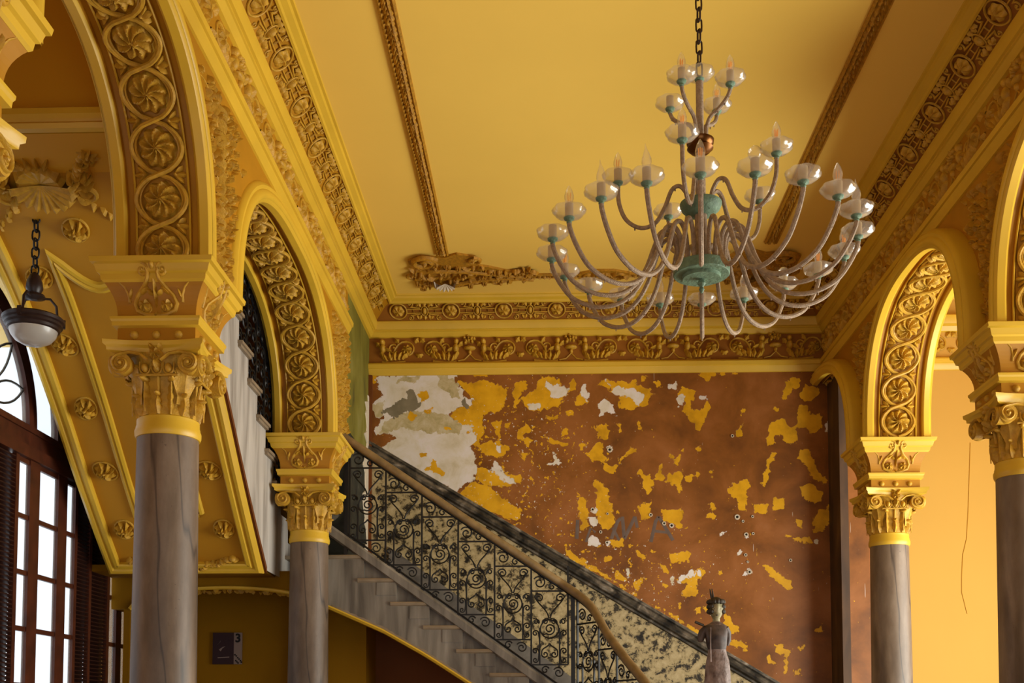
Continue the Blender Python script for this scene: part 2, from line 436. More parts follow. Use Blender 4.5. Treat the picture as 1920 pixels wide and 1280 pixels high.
def arcade_wall(name, xf, xb, arches, y0, y1, zt, label):
    """solid wall above the springing, pierced by the arches"""
    m = MB(); cuts = []
    for ar in arches:
        P = ar.path(48); P = sorted([(p[0], p[1]) for p in P]); cuts.append((P[0][0], P[-1][0], P))
    ys = sorted(set([y0, y1] + [p[0] for c in cuts for p in c[2]]))
    def zb(y, up=True):
        for a, b, P in cuts:
            if a - 1e-6 <= y <= b + 1e-6:
                return float(np.interp(y, [q[0] for q in P], [q[1] for q in P]))
        return ZS
    for i in range(len(ys) - 1):
        a, b = ys[i], ys[i + 1]
        if b - a < 1e-6: continue
        mid = (a + b) / 2; inside = any(c[0] < mid < c[1] for c in cuts)
        za, zb_ = (zb(a), zb(b)) if inside else (ZS, ZS)
        for X, fl in ((xf, False), (xb, True)):
            vs = [(X, a, za), (X, b, zb_), (X, b, zt), (X, a, zt)]
            m.add(vs, [(0, 1, 2, 3) if fl else (3, 2, 1, 0)])
        if not inside: m.add([(xf, a, ZS), (xb, a, ZS), (xb, b, ZS), (xf, b, ZS)], [(0, 1, 2, 3)])
    return struct(m.build(name, OCH, smooth=False), label)

AL0 = Arch(4.245, 0.90, 0.985, 2.5); AL1 = Arch(6.95, 1.30, 0.985, 2.6)
ALm = Arch(1.95, 0.90, 0.985, 2.5)
wl = arcade_wall('wall_left', XL, XLB, [ALm, AL0, AL1], 0.2, 8.9, ZC + 0.2, 'ochre arcade wall of carved arches beside the staircase')
arch_work(AL0, XL, XLB, 'a', wl, 1, 13)
arch_work(AL1, XL, XLB, 'a', wl, 1, 17)
YR1, YR2, YR3 = 8.6, 6.18, 3.76
AR1 = Arch((YR1 + YR2) / 2, (YR1 - YR2) / 2 - 0.25, 0.94, 2.5)
AR0 = Arch((YR2 + YR3) / 2, (YR2 - YR3) / 2 - 0.25, 0.94, 2.5)
AR2 = Arch(YR1 + 0.25 + 1.1, 1.1, 0.94, 2.4, y_max=YB)
ARm = Arch((YR3 + 1.34) / 2, (YR3 - 1.34) / 2 - 0.25, 0.985, 2.5)
wr = arcade_wall('wall_right', XR, XRB, [ARm, AR0, AR1, AR2], 0.2, YB, ZC + 0.2, 'ochre arcade wall of carved arches before the bright yellow gallery')
arch_work(AR1, XRI, XRB, 'a', wr, -1, 13)
arch_work(AR0, XRI, XRB, 'a', wr, -1, 13)
arch_work(AR2, XRI, XRB, 'a', wr, -1, 8)

# ------------------------------------------------------------------ cornice trims (profile: d out of the wall, z)
def run(path_fn, prof):
    return [[path_fn(k, d, z) for d, z in prof] for k in range(2)]
P_M1 = [(0.0, 3.205), (0.012, 3.208), (0.018, 3.225), (0.03, 3.245), (0.034, 3.262), (0.046, 3.266), (0.05, 3.30), (0.042, 3.312), (0.02, 3.325), (0.0, 3.328)]
P_M2 = [(0.0, 3.560), (0.02, 3.566), (0.03, 3.580), (0.045, 3.602), (0.055, 3.606), (0.055, 3.616), (0.07, 3.62), (0.085, 3.66), (0.088, 3.69), (0.075, 3.702)]
P_CV = [(0.075, 3.702), (0.11, 3.735), (0.175, 3.80), (0.215, 3.815)]
P_M3 = [(0.215, 3.815), (0.218, 3.803), (0.232, 3.805), (0.24, 3.82), (0.272, 3.835), (0.28, 3.853), (0.296, 3.855), (0.30, 3.87)]
def left_pt(y): return lambda d, z: (XL + d, y, z)
def corner_l(d, z): return (XL + d, YB - d, z)
def corner_r(d, z): return (XR - d, YB - d, z)
def seg(name, A, B, prof, mat, ang=25, flip=False):
    m = MB().grid([[A(d, z) for d, z in prof], [B(d, z) for d, z in prof]], flip=flip)
    return struct(m.build(name, mat, ang=ang))
YN = 0.3
fl_ = lambda d, z: (XL + d, YN, z)
fr_ = lambda d, z: (XR - d, YN, z)
l89 = lambda d, z: (XL + d, 8.9, z)
l_b = lambda d, z: (XL + d, YB, z)
# left
t1 = seg('trim_1', fl_, l89, P_M1, YEL)
t2 = seg('trim_2', fl_, corner_l, P_M2, YEL)
t3 = seg('trim_3', fl_, corner_l, P_CV, OCH)
t4 = seg('trim_4', fl_, corner_l, P_M3, YEL)
# back
b_l = lambda d, z: (XL, YB - d, z)
b_rx = lambda d, z: (4.6, YB - d, z)
t5 = seg('trim_5', b_l, corner_r, P_M1, YEL)
t6 = seg('trim_6', corner_l, corner_r, P_M2, YEL)
t7 = seg('trim_7', corner_l, corner_r, P_CV, BRG)
t8 = seg('trim_8', corner_l, corner_r, P_M3, YEL)
# right
t9 = seg('trim_9', corner_r, fr_, P_M1, YEL)
t10 = seg('trim_10', corner_r, fr_, P_M2, YEL)
t11 = seg('trim_11', corner_r, fr_, P_CV, BRG)
t12 = seg('trim_12', corner_r, fr_, P_M3, YEL)
g_l = lambda d, z: (XRB, YB - d, z)
t13 = seg('trim_13', g_l, b_rx, P_M1, YEL); t14 = seg('trim_14', g_l, b_rx, P_M2, YEL)

# --- upper frieze pieces (on the cove)
m = MB(); m.flower(0, 0, 0.058, 6, 0.022, 0, 36, 5); m.dome(0, 0, 0.012, 0.012, 0.03, seg=8, rings=2)
m.stroke([(0.078 * cos(a), 0.078 * sin(a)) for a in [2 * pi * k / 24 for k in range(25)]], 0.007)
U_ROS = m.mesh('frieze_rosette', ORN)
m = MB(); m.dome(0, 0, 0.02, 0.034, 0.028); m.stroke([(0.031 * cos(a), 0.048 * sin(a)) for a in [2 * pi * k / 16 for k in range(17)]], 0.005)
for sg in (1, -1):
    m.leaf(0, sg * 0.045, sg * pi / 2, 0.045, 0.02, 0.014, 2, nl=6)
    for s2 in (1, -1): m.stroke([(s2 * 0.033, sg * 0.018), (s2 * 0.1, sg * 0.02), (s2 * 0.165, sg * 0.02)], 0.005)
    for s2 in (1, -1): m.stroke([(s2 * 0.10, -0.022), (s2 * 0.10, 0.022)], 0.004)
U_OVAL = m.mesh('oval_boss', ORN)
m = MB()
for sg in (1, -1):
    m.spiral(0, sg * 0.07, 0.028, 1.3, sg, -sg * pi / 2, 0.006, tail=[(0.09, sg * 0.03), (0.05, sg * 0.035), (0.02, sg * 0.04)])
    m.leaf(0.055, sg * 0.048, sg * 0.9, 0.045, 0.016, 0.014, 2, nl=6)
    m.leaf(0.095, sg * 0.04, sg * 1.9, 0.05, 0.016, 0.014, 2, nl=6)
U_SCR = m.mesh('scroll_pair', ORN)
def cove_units(A, B, outw, parent, per=0.485, start=0.22):
    """A,B ends of the cove midline on the wall; outw = unit vector out of the wall"""
    A = Vector(A); B = Vector(B); u = (B - A).normalized(); L = (B - A).length
    o = Vector(outw); vdir = (Vector((0, 0, 1)) * 0.113 + o * 0.14).normalized()
    w = u.cross(vdir).normalized()
    if w.z > 0: w = -w
    if u.cross(vdir).dot(w) < 0: ud = -u
    else: ud = u
    mid = o * 0.145 + Vector((0, 0, 3.765)) + w * 0.006
    s_ = start
    while s_ < L - 0.1:
        P = A + u * s_ + mid; inst('frieze_rosette', U_ROS, parent, frame(P, ud, vdir, w))
        for sg in (1, -1):
            if 0.1 < s_ + sg * 0.105 < L - 0.1:
                inst('scroll_pair', U_SCR, parent, frame(P + ud * sg * 0.112, ud * sg, vdir, w) if sg > 0 else frame(P - ud * 0.112, -ud, vdir, w))
        if s_ + per / 2 < L - 0.1: inst('oval_boss', U_OVAL, parent, frame(P + u * per / 2, ud, vdir, w))
        s_ += per
cove_units((XL, 1.4, 0), (XL, YB - 0.2, 0), (1, 0, 0), t3)
cove_units((XL + 0.15, YB, 0), (XR - 0.15, YB, 0), (0, -1, 0), t7, start=0.14)
cove_units((XR, 1.6, 0), (XR, YB - 0.2, 0), (-1, 0, 0), t11)

# --- lower frieze pieces
m = MB(); m.flower(0, 0, 0.045, 7, 0.024, 0, 28, 4)
m.spiral(0, 0, 0.078, 1.05, 1, 0.6, 0.009, eye=False, tail=[(0.12, -0.075), (0.10, -0.03), (0.09, 0.01)])
m.leaf(-0.06, 0.06, 2.3, 0.05, 0.02, 0.016, 2); m.leaf(0.06, 0.055, 0.9, 0.05, 0.018, 0.016, 2); m.leaf(-0.07, -0.03, 3.6, 0.05, 0.018, 0.016, 2)
L_SCR = m.mesh('scroll_rosette', ORN)
m = MB(); m.dome(0, 0.062, 0.021, 0.024, 0.034, seg=10); m.dome(0.004, 0.012, 0.024, 0.036, 0.032, seg=10); m.leaf(0.01, 0.02, -0.4, 0.07, 0.012, 0.02, 0, nl=6)
m.leaf(-0.01, -0.01, -1.2, 0.07, 0.02, 0.022, 1, nl=6); m.leaf(-0.015, 0.03, 2.4, 0.05, 0.02, 0.02, 2)
L_CHE = m.mesh('cherub', ORN)
m = MB()
for k in range(14):
    a = random.uniform(0, 2 * pi); r = 0.042 * sqrt(random.random())
    m.dome(r * cos(a) * 1.2, 0.075 + r * sin(a) * 0.8, 0.013, 0.013, 0.034 - r * 0.3, seg=7, rings=2)
m.dome(0, 0.012, 0.048, 0.02, 0.026, seg=10); m.dome(0, -0.02, 0.014, 0.02, 0.02, seg=8)
m.stroke([(-0.09, -0.085), (-0.04, -0.075), (0, -0.035), (0.04, -0.075), (0.09, -0.085)], 0.006)
L_BAS = m.mesh('flower_basket', ORN)
m = MB()
for k in range(5): m.leaf(-0.05 + 0.028 * k, -0.085 + 0.004 * k, 2.3 - 0.33 * k, 0.075, 0.018, 0.02, 2, curl=-0.3)
m.stroke([(-0.09, -0.09), (0.0, -0.095), (0.09, -0.085)], 0.007); m.spiral(0.0, 0.02, 0.042, 1.2, -1, -1.6, 0.007)
L_ACA = m.mesh('acanthus_spray', ORN)
FLIP = Matrix(((-1, 0, 0, 0), (0, 1, 0, 0), (0, 0, 1, 0), (0, 0, 0, 1)))
def frieze_low(P0, u, w, L, parent, first, hs=1.1):
    P0 = Vector(P0); u = Vector(u); w = Vector(w); v = Vector((0, 0, 1)); per = 0.94
    zc = 3.442
    k = first
    while k < L + 0.6:
        for nm, me, off, fl in (('flower_basket', L_BAS, 0, 0), ('cherub', L_CHE, 0.125, 0), ('cherub', L_CHE, -0.125, 1), ('acanthus_spray', L_ACA, 0.232, 0), ('acanthus_spray', L_ACA, -0.232, 1),
                                ('scroll_rosette', L_SCR, 0.352, 1), ('scroll_rosette', L_SCR, -0.352, 0)):
            s_ = k + off
            if s_ < 0.06 or s_ > L - 0.06: continue
            P = P0 + u * s_ + v * zc + w * 0.002
            M = frame(P, u * 1.22, v * 1.22, w * hs)
            inst(nm, me, parent, M @ FLIP if fl else M)
        k += per
fb = struct(MB().box((XL, YB - 0.004, 3.328), (XR, YB + 0.02, 3.56)).build('trim_15', BRG))
frieze_low((XL, YB - 0.004, 0), (1, 0, 0), (0, -1, 0), XR - XL, fb, 0.0, 1.7)
frieze_low((XL, 8.88, 0), (0, -1, 0), (1, 0, 0), 7.2, wl, 0.4)
frieze_low((XR, YB, 0), (0, -1, 0), (-1, 0, 0), 8.2, wr, 0.42)
frieze_low((XRB, YB - 0.004, 0), (1, 0, 0), (0, -1, 0), 1.7, t13, 0.35)

# --- spandrel foliage
def spandrel(parent, X, outx, yc, y_lo, y_hi, arches, seed, ztop=3.13, spread=0.26):
    rnd = random.Random(seed); m = MB()
    def ok(y, z, mg=0.115):
        if not (y_lo < y < y_hi) or z > ztop or z < ZS + 0.02: return False
        for ar in arches:
            dy = abs(y - ar.yc) / (ar.a + mg); dz = max(0, (z - ar.zs)) / (ar.b + mg)
            if dy < 1.25 and (dy ** ar.n + dz ** ar.n) < 1: return False
        return True
    # central vertical stalk with paired leaves and pods
    z = ZS + 0.06
    m.stroke([(yc + 0.012 * sin(8 * q), q) for q in np.linspace(ZS + 0.02, ztop - 0.25, 18)], 0.014, 0.008)
    while z < ztop - 0.1:
        wdt = 0.6 + 0.5 * (z - ZS)
        for sg in (1, -1):
            a = pi / 2 + sg * (0.35 + 0.25 * rnd.random())
            if ok(yc + sg * 0.03, z, 0.10): m.leaf(yc + sg * 0.008, z, a, 0.08 * wdt + 0.03, 0.015, 0.03, rnd.choice((0, 1, 2)), curl=sg * 0.5)
        if rnd.random() < 0.5: m.dome(yc + rnd.uniform(-0.01, 0.01), z + 0.04, 0.018, 0.026, 0.045, seg=10, rings=3)
        z += 0.062
    # filling flowers, pods and leaves
    tries = 0; pts = []
    while tries < 6500:
        tries += 1
        y = rnd.uniform(y_lo, y_hi); z = rnd.uniform(ZS, ztop)
        if not ok(y, z, 0.125): continue
        if abs(y - yc) < 0.035 and z < ztop - 0.2: continue
        # denser near the stalk, plain ground with thin tendrils away from it
        if rnd.random() > math.exp(-((abs(y - yc) / spread) ** 3)): continue
        if any((y - a) ** 2 + (z - b) ** 2 < 0.034 ** 2 for a, b in pts): continue
        pts.append((y, z)); t = rnd.random(); base = atan2(z - ZS + 0.6, (y - yc) * 1.6)
        if t < 0.22: m.flower(y, z, rnd.uniform(0.018, 0.028), 5, 0.026, seg=20, rings=3)
        elif t < 0.34: m.dome(y, z, 0.011, 0.016, 0.034, seg=8, rings=2)
        elif t < 0.44: m.spiral(y, z, 0.026, 1.2, rnd.choice((1, -1)), rnd.random() * 6, 0.006)
        else: m.leaf(y, z, base + rnd.uniform(-0.7, 0.7), rnd.uniform(0.04, 0.07), 0.0095, 0.026, rnd.choice((0, 1, 2)), curl=rnd.uniform(-0.8, 0.8), nl=7)
    for k in range(3):
        sg = 1 if k % 2 else -1
        pts2 = [(yc + sg * (0.05 + 0.33 * t), ZS + 0.55 + 0.12 * k + 0.42 * t - 0.3 * t * t) for t in np.linspace(0, 1, 10)]
        pts2 = [p for p in pts2 if ok(*p, 0.11)]
        if len(pts2) > 2: m.stroke(pts2, 0.008, 0.003); m.leaf(*pts2[-1], 1.2, 0.06, 0.012, 0.02, 0, nl=6)
    # map u=y v=z w=out
    m.mapped(lambda u, v, w: (X + outx * w, u, v))
    if outx > 0:
        pass
    return m.build('carved_foliage', ORN, parent)
spandrel(wl, XL, 1, 5.36, 4.55, 6.4, [AL0, AL1], 1, spread=0.18)
spandrel(wl, XL, 1, 8.62, 7.4, 8.9, [AL1], 2)
spandrel(wl, XL, 1, 3.05, 2.2, 3.9, [ALm, AL0], 3)
spandrel(wr, XR, -1, YR1, 7.5, 9.5, [AR1, AR2], 4)
spandrel(wr, XR, -1, YR2, 5.1, 7.3, [AR0, AR1], 5)
spandrel(wr, XR, -1, YR3, 2.8, 4.8, [ARm, AR0], 6)

# ------------------------------------------------------------------ columns
def column_parts():
    P = {}
    # shaft (z measured from the springing = 0 downwards; whole thing local to base FL)
    H = ZS - FL
    def zz(z): return z - FL
    m = MB(); prof = []
    z0, z1 = FL + 0.32, 1.375
    for k in range(13):
        t = k / 12; prof.append((0.160 - 0.016 * t ** 1.6, zz(z0 + (z1 - z0) * t)))
    P['shaft'] = m.lathe(prof, 36).mesh('shaft', SHAFT)
    m = MB().lathe([(0.21, zz(FL + 0.16)), (0.225, zz(FL + 0.19)), (0.21, zz(FL + 0.22)), (0.18, zz(FL + 0.235)), (0.175, zz(FL + 0.26)), (0.195, zz(FL + 0.285)), (0.175, zz(FL + 0.31)), (0.16, zz(FL + 0.325))], 32)
    m.box((-0.24, -0.24, 0), (0.24, 0.24, 0.16))
    P['base'] = m.mesh('base', SHAFT)
    m = MB().lathe([(0.138, zz(1.355)), (0.150, zz(1.358)), (0.155, zz(1.37)), (0.156, zz(1.392)), (0.150, zz(1.405)), (0.1505, zz(1.412)), (0.147, zz(1.42)), (0.147, zz(1.445)), (0.14, zz(1.452))], 36)
    P['neck_ring'] = m.mesh('neck_ring', YEL)
    # bell with stalks, buds and leaves
    m = MB(); m.lathe([(0.140, zz(1.44)), (0.140, zz(1.56)), (0.15, zz(1.64)), (0.172, zz(1.70)), (0.19, zz(1.735))], 32, 0)
    def on_bell(ang, extra=0.0, hts=1.0):
        def fn(u, v, w):
            z = v; rb = float(np.interp(z, [1.44, 1.56, 1.64, 1.70, 1.735], [0.140, 0.140, 0.15, 0.172, 0.19]))
            r = rb + w; a = ang + u / 0.15
            return (r * cos(a), r * sin(a), zz(z))
        return fn
    for k in range(16):
        q = MB(); up = k % 2
        if up:
            q.leaf(0, 1.45, pi / 2, 0.17, 0.016, 0.024, 4, nl=14); q.dome(0, 1.615, 0.016, 0.015, 0.056, seg=8, rings=3); q.stroke([(0, 1.46), (0, 1.6)], 0.005, 0.004, w=0.022)
        else:
            q.leaf(0, 1.45, pi / 2, 0.10, 0.019, 0.022, 3, nl=11); q.dome(0, 1.545, 0.014, 0.013, 0.048, seg=8, rings=3)
            q.stroke([(0, 1.55), (0, 1.68)], 0.009, 0.007)
            q.dome(0, 1.675, 0.019, 0.022, 0.045, seg=8, rings=3)
        q.mapped(on_bell(2 * pi * k / 16)); m.v_off = len(m.v); m.add(q.v, q.f)
    P['bell'] = m.mesh('bell', ORN)
    # acanthus leaf curling out at the corners under the volutes
    m = MB()
    rows = []
    for i in range(9):
        t = i / 8; r = 0.15 + 0.10 * t ** 2.2; z = 1.50 + 0.17 * sin(t * 1.9); wd = 0.045 * (0.6 + 0.6 * sin(pi * t)) * (1 + 0.25 * cos(6 * pi * t))
        rows.append([(r + (0.012 if abs(s_) < 0.1 else 0), wd * s_, zz(z)) for s_ in (-1, -0.4, 0, 0.4, 1)])
    m.grid(rows); m.grid([[(x - 0.012, y, z - 0.008) for x, y, z in r] for r in rows], flip=True)
    P['corner_leaf'] = m.mesh('corner_leaf', ORN)
    # egg band + fleuron on one face (local: u right, v up, w out) at distance 0.19
    m = MB()
    for e in (-0.056, 0, 0.056):
        m.dome(e, 1.662, 0.017, 0.024, 0.024, seg=10); m.stroke([(e + 0.025 * cos(a), 1.664 + 0.032 * sin(a)) for a in np.linspace(pi, 2 * pi, 9)] , 0.0045)
        m.stroke([(e + 0.025, 1.69), (e + 0.025, 1.665)], 0.004); m.stroke([(e - 0.025, 1.69), (e - 0.025, 1.665)], 0.004)
    m.stroke([(-0.10, 1.628), (0.10, 1.628)], 0.006)
    m.leaf(-0.13, 1.66, pi, 0.05, 0.02, 0.02, 2, nl=6)
    m.mapped(lambda u, v, w: (u, -(0.172 + w), zz(v)))
    P['egg_band'] = m.mesh('egg_band', ORN)
    m = MB(); m.flower(0, 1.722, 0.034, 5, 0.03, seg=25, rings=4); m.leaf(0, 1.70, -pi / 2, 0.05, 0.02, 0.03, 1, nl=6)
    m.leaf(-0.012, 1.74, pi / 2 + 0.5, 0.04, 0.012, 0.03, 0, nl=5); m.leaf(0.012, 1.74, pi / 2 - 0.5, 0.04, 0.012, 0.03, 0, nl=5)
    m.mapped(lambda u, v, w: (u, -(0.186 + w), zz(v)))
    P['fleuron'] = m.mesh('fleuron', ORN)
    # volute on one face, right corner (mirrored for the left one)
    for nm, sg in (('volute', 1),):
        m = MB(); cu, cv, r = 0.160 * sg, 1.674, 0.050
        m.prism([(cu + r * cos(a), cv + r * sin(a)) for a in [2 * pi * k / 20 for k in range(20)]], -0.06, -0.014)
        m.spiral(cu, cv, r - 0.006, 1.75, -sg, pi / 2, 0.0075, tail=[(cu - sg * 0.13, cv + 0.012), (cu - sg * 0.09, cv + 0.044), (cu - sg * 0.04, cv + 0.052)])
        m.mapped(lambda u, v, w: (u, -(0.222 + (w * 1.6 - 0.012 if w >= -0.002 else w)), zz(v)))
        P['volute'] = m.mesh('volute', ORN)
    # abacus with concave sides
    m = MB()
    def conc(h, dip, n=8):
        pts = []
        for q in range(4):
            a = q * pi / 2
            for k in range(n):
                t = -1 + 2 * k / n; x, y = t * h, -(h - dip * (1 - t * t))
                pts.append((x * cos(a) - y * sin(a), x * sin(a) + y * cos(a)))
        return pts
    lv = [(1.728, 0.205, 0.04), (1.735, 0.222, 0.042), (1.752, 0.224, 0.04), (1.762, 0.236, 0.038), (1.782, 0.238, 0.036), (1.786, 0.20, 0.0)]
    rows = [[(x, y, zz(z)) for x, y in conc(h, d)] for z, h, d in lv]
    m.grid(rows, close_v=True); m.add(rows[0], [tuple(reversed(range(32)))]); m.add(rows[-1], [tuple(range(32))])
    P['abacus'] = m.mesh('abacus', YEL)
    # band with bosses
    def sq(lv, mi_list):
        mm = MB(); rows = [[(-h, -h, zz(z)), (h, -h, zz(z)), (h, h, zz(z)), (-h, h, zz(z))] for z, h in lv]
        for i in range(len(rows) - 1): mm.grid([rows[i], rows[i + 1]], mi_list[i], close_v=True)
        mm.add(rows[0], [(3, 2, 1, 0)], mi_list[0]); mm.add(rows[-1], [(0, 1, 2, 3)], mi_list[-1]); return mm
    P['boss_band'] = sq([(1.78, 0.185), (1.85, 0.185)], [0]).mesh('boss_band', OCH)
    m = MB().dome(0, 0, 0.021, 0.021, 0.022, seg=12, rings=4); P['boss'] = m.mesh('boss', ORN)
    P['lower_moulding'] = sq([(1.848, 0.186), (1.855, 0.205), (1.875, 0.207), (1.885, 0.213), (1.897, 0.214), (1.90, 0.19)], [0] * 5).mesh('lower_moulding', YEL)
    def hwz(z):     # concave impost block half width
        t = max(0, min(1, (z - 1.895) / (2.055 - 1.895))); return 0.186 + 0.052 * t ** 2.4
    P['impost_block'] = sq([(1.895 + 0.16 * k / 8, hwz(1.895 + 0.16 * k / 8)) for k in range(9)], [0] * 8).mesh('impost_block', OCH)
    P['slab'] = sq([(2.05, 0.236), (2.06, 0.246), (2.085, 0.25), (2.092, 0.262), (2.10, 0.264), (2.125, 0.272), (2.132, 0.285), (2.153, 0.289), (2.155, 0.289)], [0] * 8).mesh('slab', YEL)
    # lyre scroll ornament on the block
    m = MB()
    for sg in (1, -1):
        S = [(sg * 0.005, 1.905), (sg * 0.05, 1.912), (sg * 0.088, 1.93), (sg * 0.098, 1.96), (sg * 0.085, 1.995), (sg * 0.05, 2.03), (sg * 0.028, 2.06), (sg * 0.022, 2.085), (sg * 0.03, 2.105)]
        m.stroke(S, 0.012, 0.009)
        m.spiral(sg * 0.047, 2.098, 0.030, 1.3, sg, pi / 2, 0.0085)
        m.flower(sg * 0.052, 1.950, 0.033, 5, 0.028, seg=25, rings=4)
        m.spiral(sg * 0.052, 1.948, 0.038, 0.9, -sg, -pi / 2, 0.0055, eye=False)
        m.leaf(sg * 0.03, 2.03, pi / 2 - sg * 2.2, 0.05, 0.013, 0.018, 1, nl=6); m.leaf(sg * 0.008, 2.0, pi / 2 - sg * 1.0, 0.04, 0.01, 0.018, 0, nl=5)
        m.stroke([(sg * 0.125, 1.965), (sg * 0.128, 2.0), (sg * 0.142, 2.03), (sg * 0.165, 2.05)], 0.008, 0.003); m.leaf(sg * 0.125, 1.98, pi / 2 + sg * 0.35, 0.05, 0.007, 0.014, 0, nl=6)
    m.leaf(0, 2.06, -pi / 2, 0.12, 0.012, 0.022, 1, nl=8); m.dome(0, 2.115, 0.014, 0.018, 0.026, seg=8); m.leaf(0, 1.925, -pi / 2, 0.03, 0.008, 0.014, 0, nl=5)
    def fn(u, v, w):
        h = hwz(v) if v < 2.055 else 0.244 + (v - 2.055) * 0.35
        return (u, -(h + w), zz(v))
    m.mapped(fn)
    P['scroll_ornament'] = m.mesh('scroll_ornament', ORN)
    return P
CP = column_parts()
def column(x, y, label):
    r = empty('column', (x, y, FL)); tag(r, label, 'column', kind='thing')
    for n in ('base', 'shaft', 'neck_ring', 'bell', 'abacus', 'boss_band', 'lower_moulding', 'impost_block', 'slab'): inst(n, CP[n], r)
    for q in range(4):
        R = Matrix.Rotation(q * pi / 2, 4, 'Z')
        for n in ('egg_band', 'fleuron', 'scroll_ornament'): inst(n, CP[n], r, R)
        inst('volute', CP['volute'], r, R); inst('volute', CP['volute'], r, R @ FLIP)
        inst('corner_leaf', CP['corner_leaf'], r, Matrix.Rotation(q * pi / 2 + pi / 4, 4, 'Z'))
        for e in (-0.105, 0, 0.105):
            inst('boss', CP['boss'], r, R @ frame((e, -0.185, 1.815 - FL), (1, 0, 0), (0, 0, 1), (0, -1, 0)))
    return r
CXL, CXR = -1.825, 2.675
column(CXL - 0.01, 5.2, 'large near grey marble column under the left arcade with yellow scroll capital')
column(CXL, 8.33, 'smaller grey marble column standing against the stair, below the far left arch')
column(CXL, 2.97, 'column cut by the top left corner, only its pale capital showing')
column(CXR, YR1, 'grey marble column between brown wall and bright yellow wall, under right arcade')
column(CXR, YR2, 'dark column cut by the right edge of the picture')

# ------------------------------------------------------------------ ceiling strips
def gilt_strip(P0, P1, name, seed, wd=0.052):
    P0 = Vector(P0); P1 = Vector(P1); u = (P1 - P0).normalized(); L = (P1 - P0).length
    w = Vector((0, 0, -1)); v = w.cross(u)
    m = MB()
    sec = [(-wd, 0), (-wd, 0.016), (-wd * 0.75, 0.022), (-wd * 0.55, 0.008), (wd * 0.55, 0.008), (wd * 0.75, 0.022), (wd, 0.016), (wd, 0)]
    m.grid([[(0, a, b) for a, b in sec], [(L, a, b) for a, b in sec]], flip=True)
    rnd = random.Random(seed); s_ = 0.02
    while s_ < L - 0.04:
        for sg in (1, -1):
            m.leaf(s_ + rnd.uniform(0, 0.01), sg * 0.006, sg * rnd.uniform(0.3, 0.6), 0.055, 0.014, 0.028, rnd.choice((0, 1)), nl=5)
        m.dome(s_ + 0.03, rnd.uniform(-0.012, 0.012), 0.015, 0.012, 0.036, seg=7, rings=2)
        s_ += 0.045
    m.mapped(lambda a, b, c: tuple(P0 + u * a + v * b + w * (c)))
    o = m.build(name, [GOLD], cb)
    return o
SLX, SRX, SBY = -0.86, 1.816, 9.32
gilt_strip((SLX, 1.0, ZC), (SLX, 8.87, ZC), 'gilt_strip', 1)
gilt_strip((SRX, 1.0, ZC), (SRX, 8.72, ZC), 'gilt_strip', 2)
gilt_strip((-0.2, SBY, ZC), (0.30, SBY, ZC), 'gilt_strip', 3, 0.035)
gilt_strip((0.72, SBY, ZC), (1.2, SBY, ZC), 'gilt_strip', 4, 0.035)
def ceiling_corner(cx, cy, sx, seed, span=0.98):
    """plaster cartouche; local a along +x*sx from the corner, b toward the camera"""
    rnd = random.Random(seed); m = MB()
    # strapwork plate
    plate = [(-0.30, 0.28), (-0.18, 0.36), (0.0, 0.33), (0.12, 0.40), (0.27, 0.34), (0.2, 0.2), (0.36, 0.14), (0.52, 0.05), (0.72, 0.03), (0.80, -0.06), (0.72, -0.14), (0.5, -0.18), (0.3, -0.22), (0.05, -0.30), (-0.18, -0.28), (-0.30, -0.12)]
    m.prism(plate, -0.002, 0.018)
    m.spiral(-0.16, 0.27, 0.12, 1.5, 1, 0.5, 0.026, w=0.03); m.spiral(-0.30, -0.02, 0.07, 1.2, -1, 0.0, 0.016, w=0.02)
    m.spiral(0.74, 0.01, 0.055, 1.3, 1, 2.5, 0.014, w=0.03); m.spiral(0.25, 0.30, 0.07, 1.1, -1, 1.5, 0.02, w=0.03)
    m.spiral(0.42, -0.14, 0.06, 1.2, -1, 0.7, 0.014, w=0.03); m.spiral(-0.22, -0.24, 0.06, 1.2, 1, 1.0, 0.014, w=0.02)
    m.stroke([(-0.1, 0.12), (0.15, 0.10), (0.4, 0.03), (0.7, -0.05)], 0.02, 0.012, w=0.035)
    m.stroke([(0.0, -0.2), (0.25, -0.10), (0.5, -0.05), (0.75, -0.11)], 0.02, 0.012, w=0.035)
    for k in range(120):
        a = rnd.uniform(-0.30, 0.72); b = rnd.uniform(-0.26, 0.24) * (1 - 0.75 * max(0, a) / 0.8) - 0.03
        t = rnd.random()
        q = MB()
        if t < 0.7: q.leaf(a, b, rnd.uniform(0, 6.28), rnd.uniform(0.05, 0.10), 0.017, 0.026, rnd.choice((1, 2, 3)), curl=rnd.uniform(-1, 1))
        elif t < 0.9: q.flower(a, b, 0.03, 6, 0.035, seg=24, rings=3)
        else: q.dome(a, b, 0.02, 0.02, 0.045, seg=8, rings=3)
        q.mapped(lambda u, v, w: (u, v, w + 0.016)); m.add(q.v, q.f)
    m.mapped(lambda a, b, c: (cx + sx * a, cy - b, ZC - c))
    o = m.build('plaster_cartouche', GOLD, cb)
    q = MB(); q.shell(0.0, 0.02, 0.10, pi, 2 * pi, 7, 0.06)
    q.mapped(lambda a, b, c: (cx + sx * (a - 0.02), cy - (b - 0.12), ZC - c - 0.04)); q.build('shell', CREAM if sx > 0 else GOLD, cb)
ceiling_corner(-0.86, 9.24, 1, 11)
ceiling_corner(1.816, 9.24, -1, 12)
m = MB(); rnd = random.Random(5)
m.prism([(-0.22, -0.05), (-0.1, -0.1), (0.1, -0.1), (0.22, -0.05), (0.22, 0.05), (0.08, 0.11), (-0.08, 0.11), (-0.22, 0.05)], -0.002, 0.02)
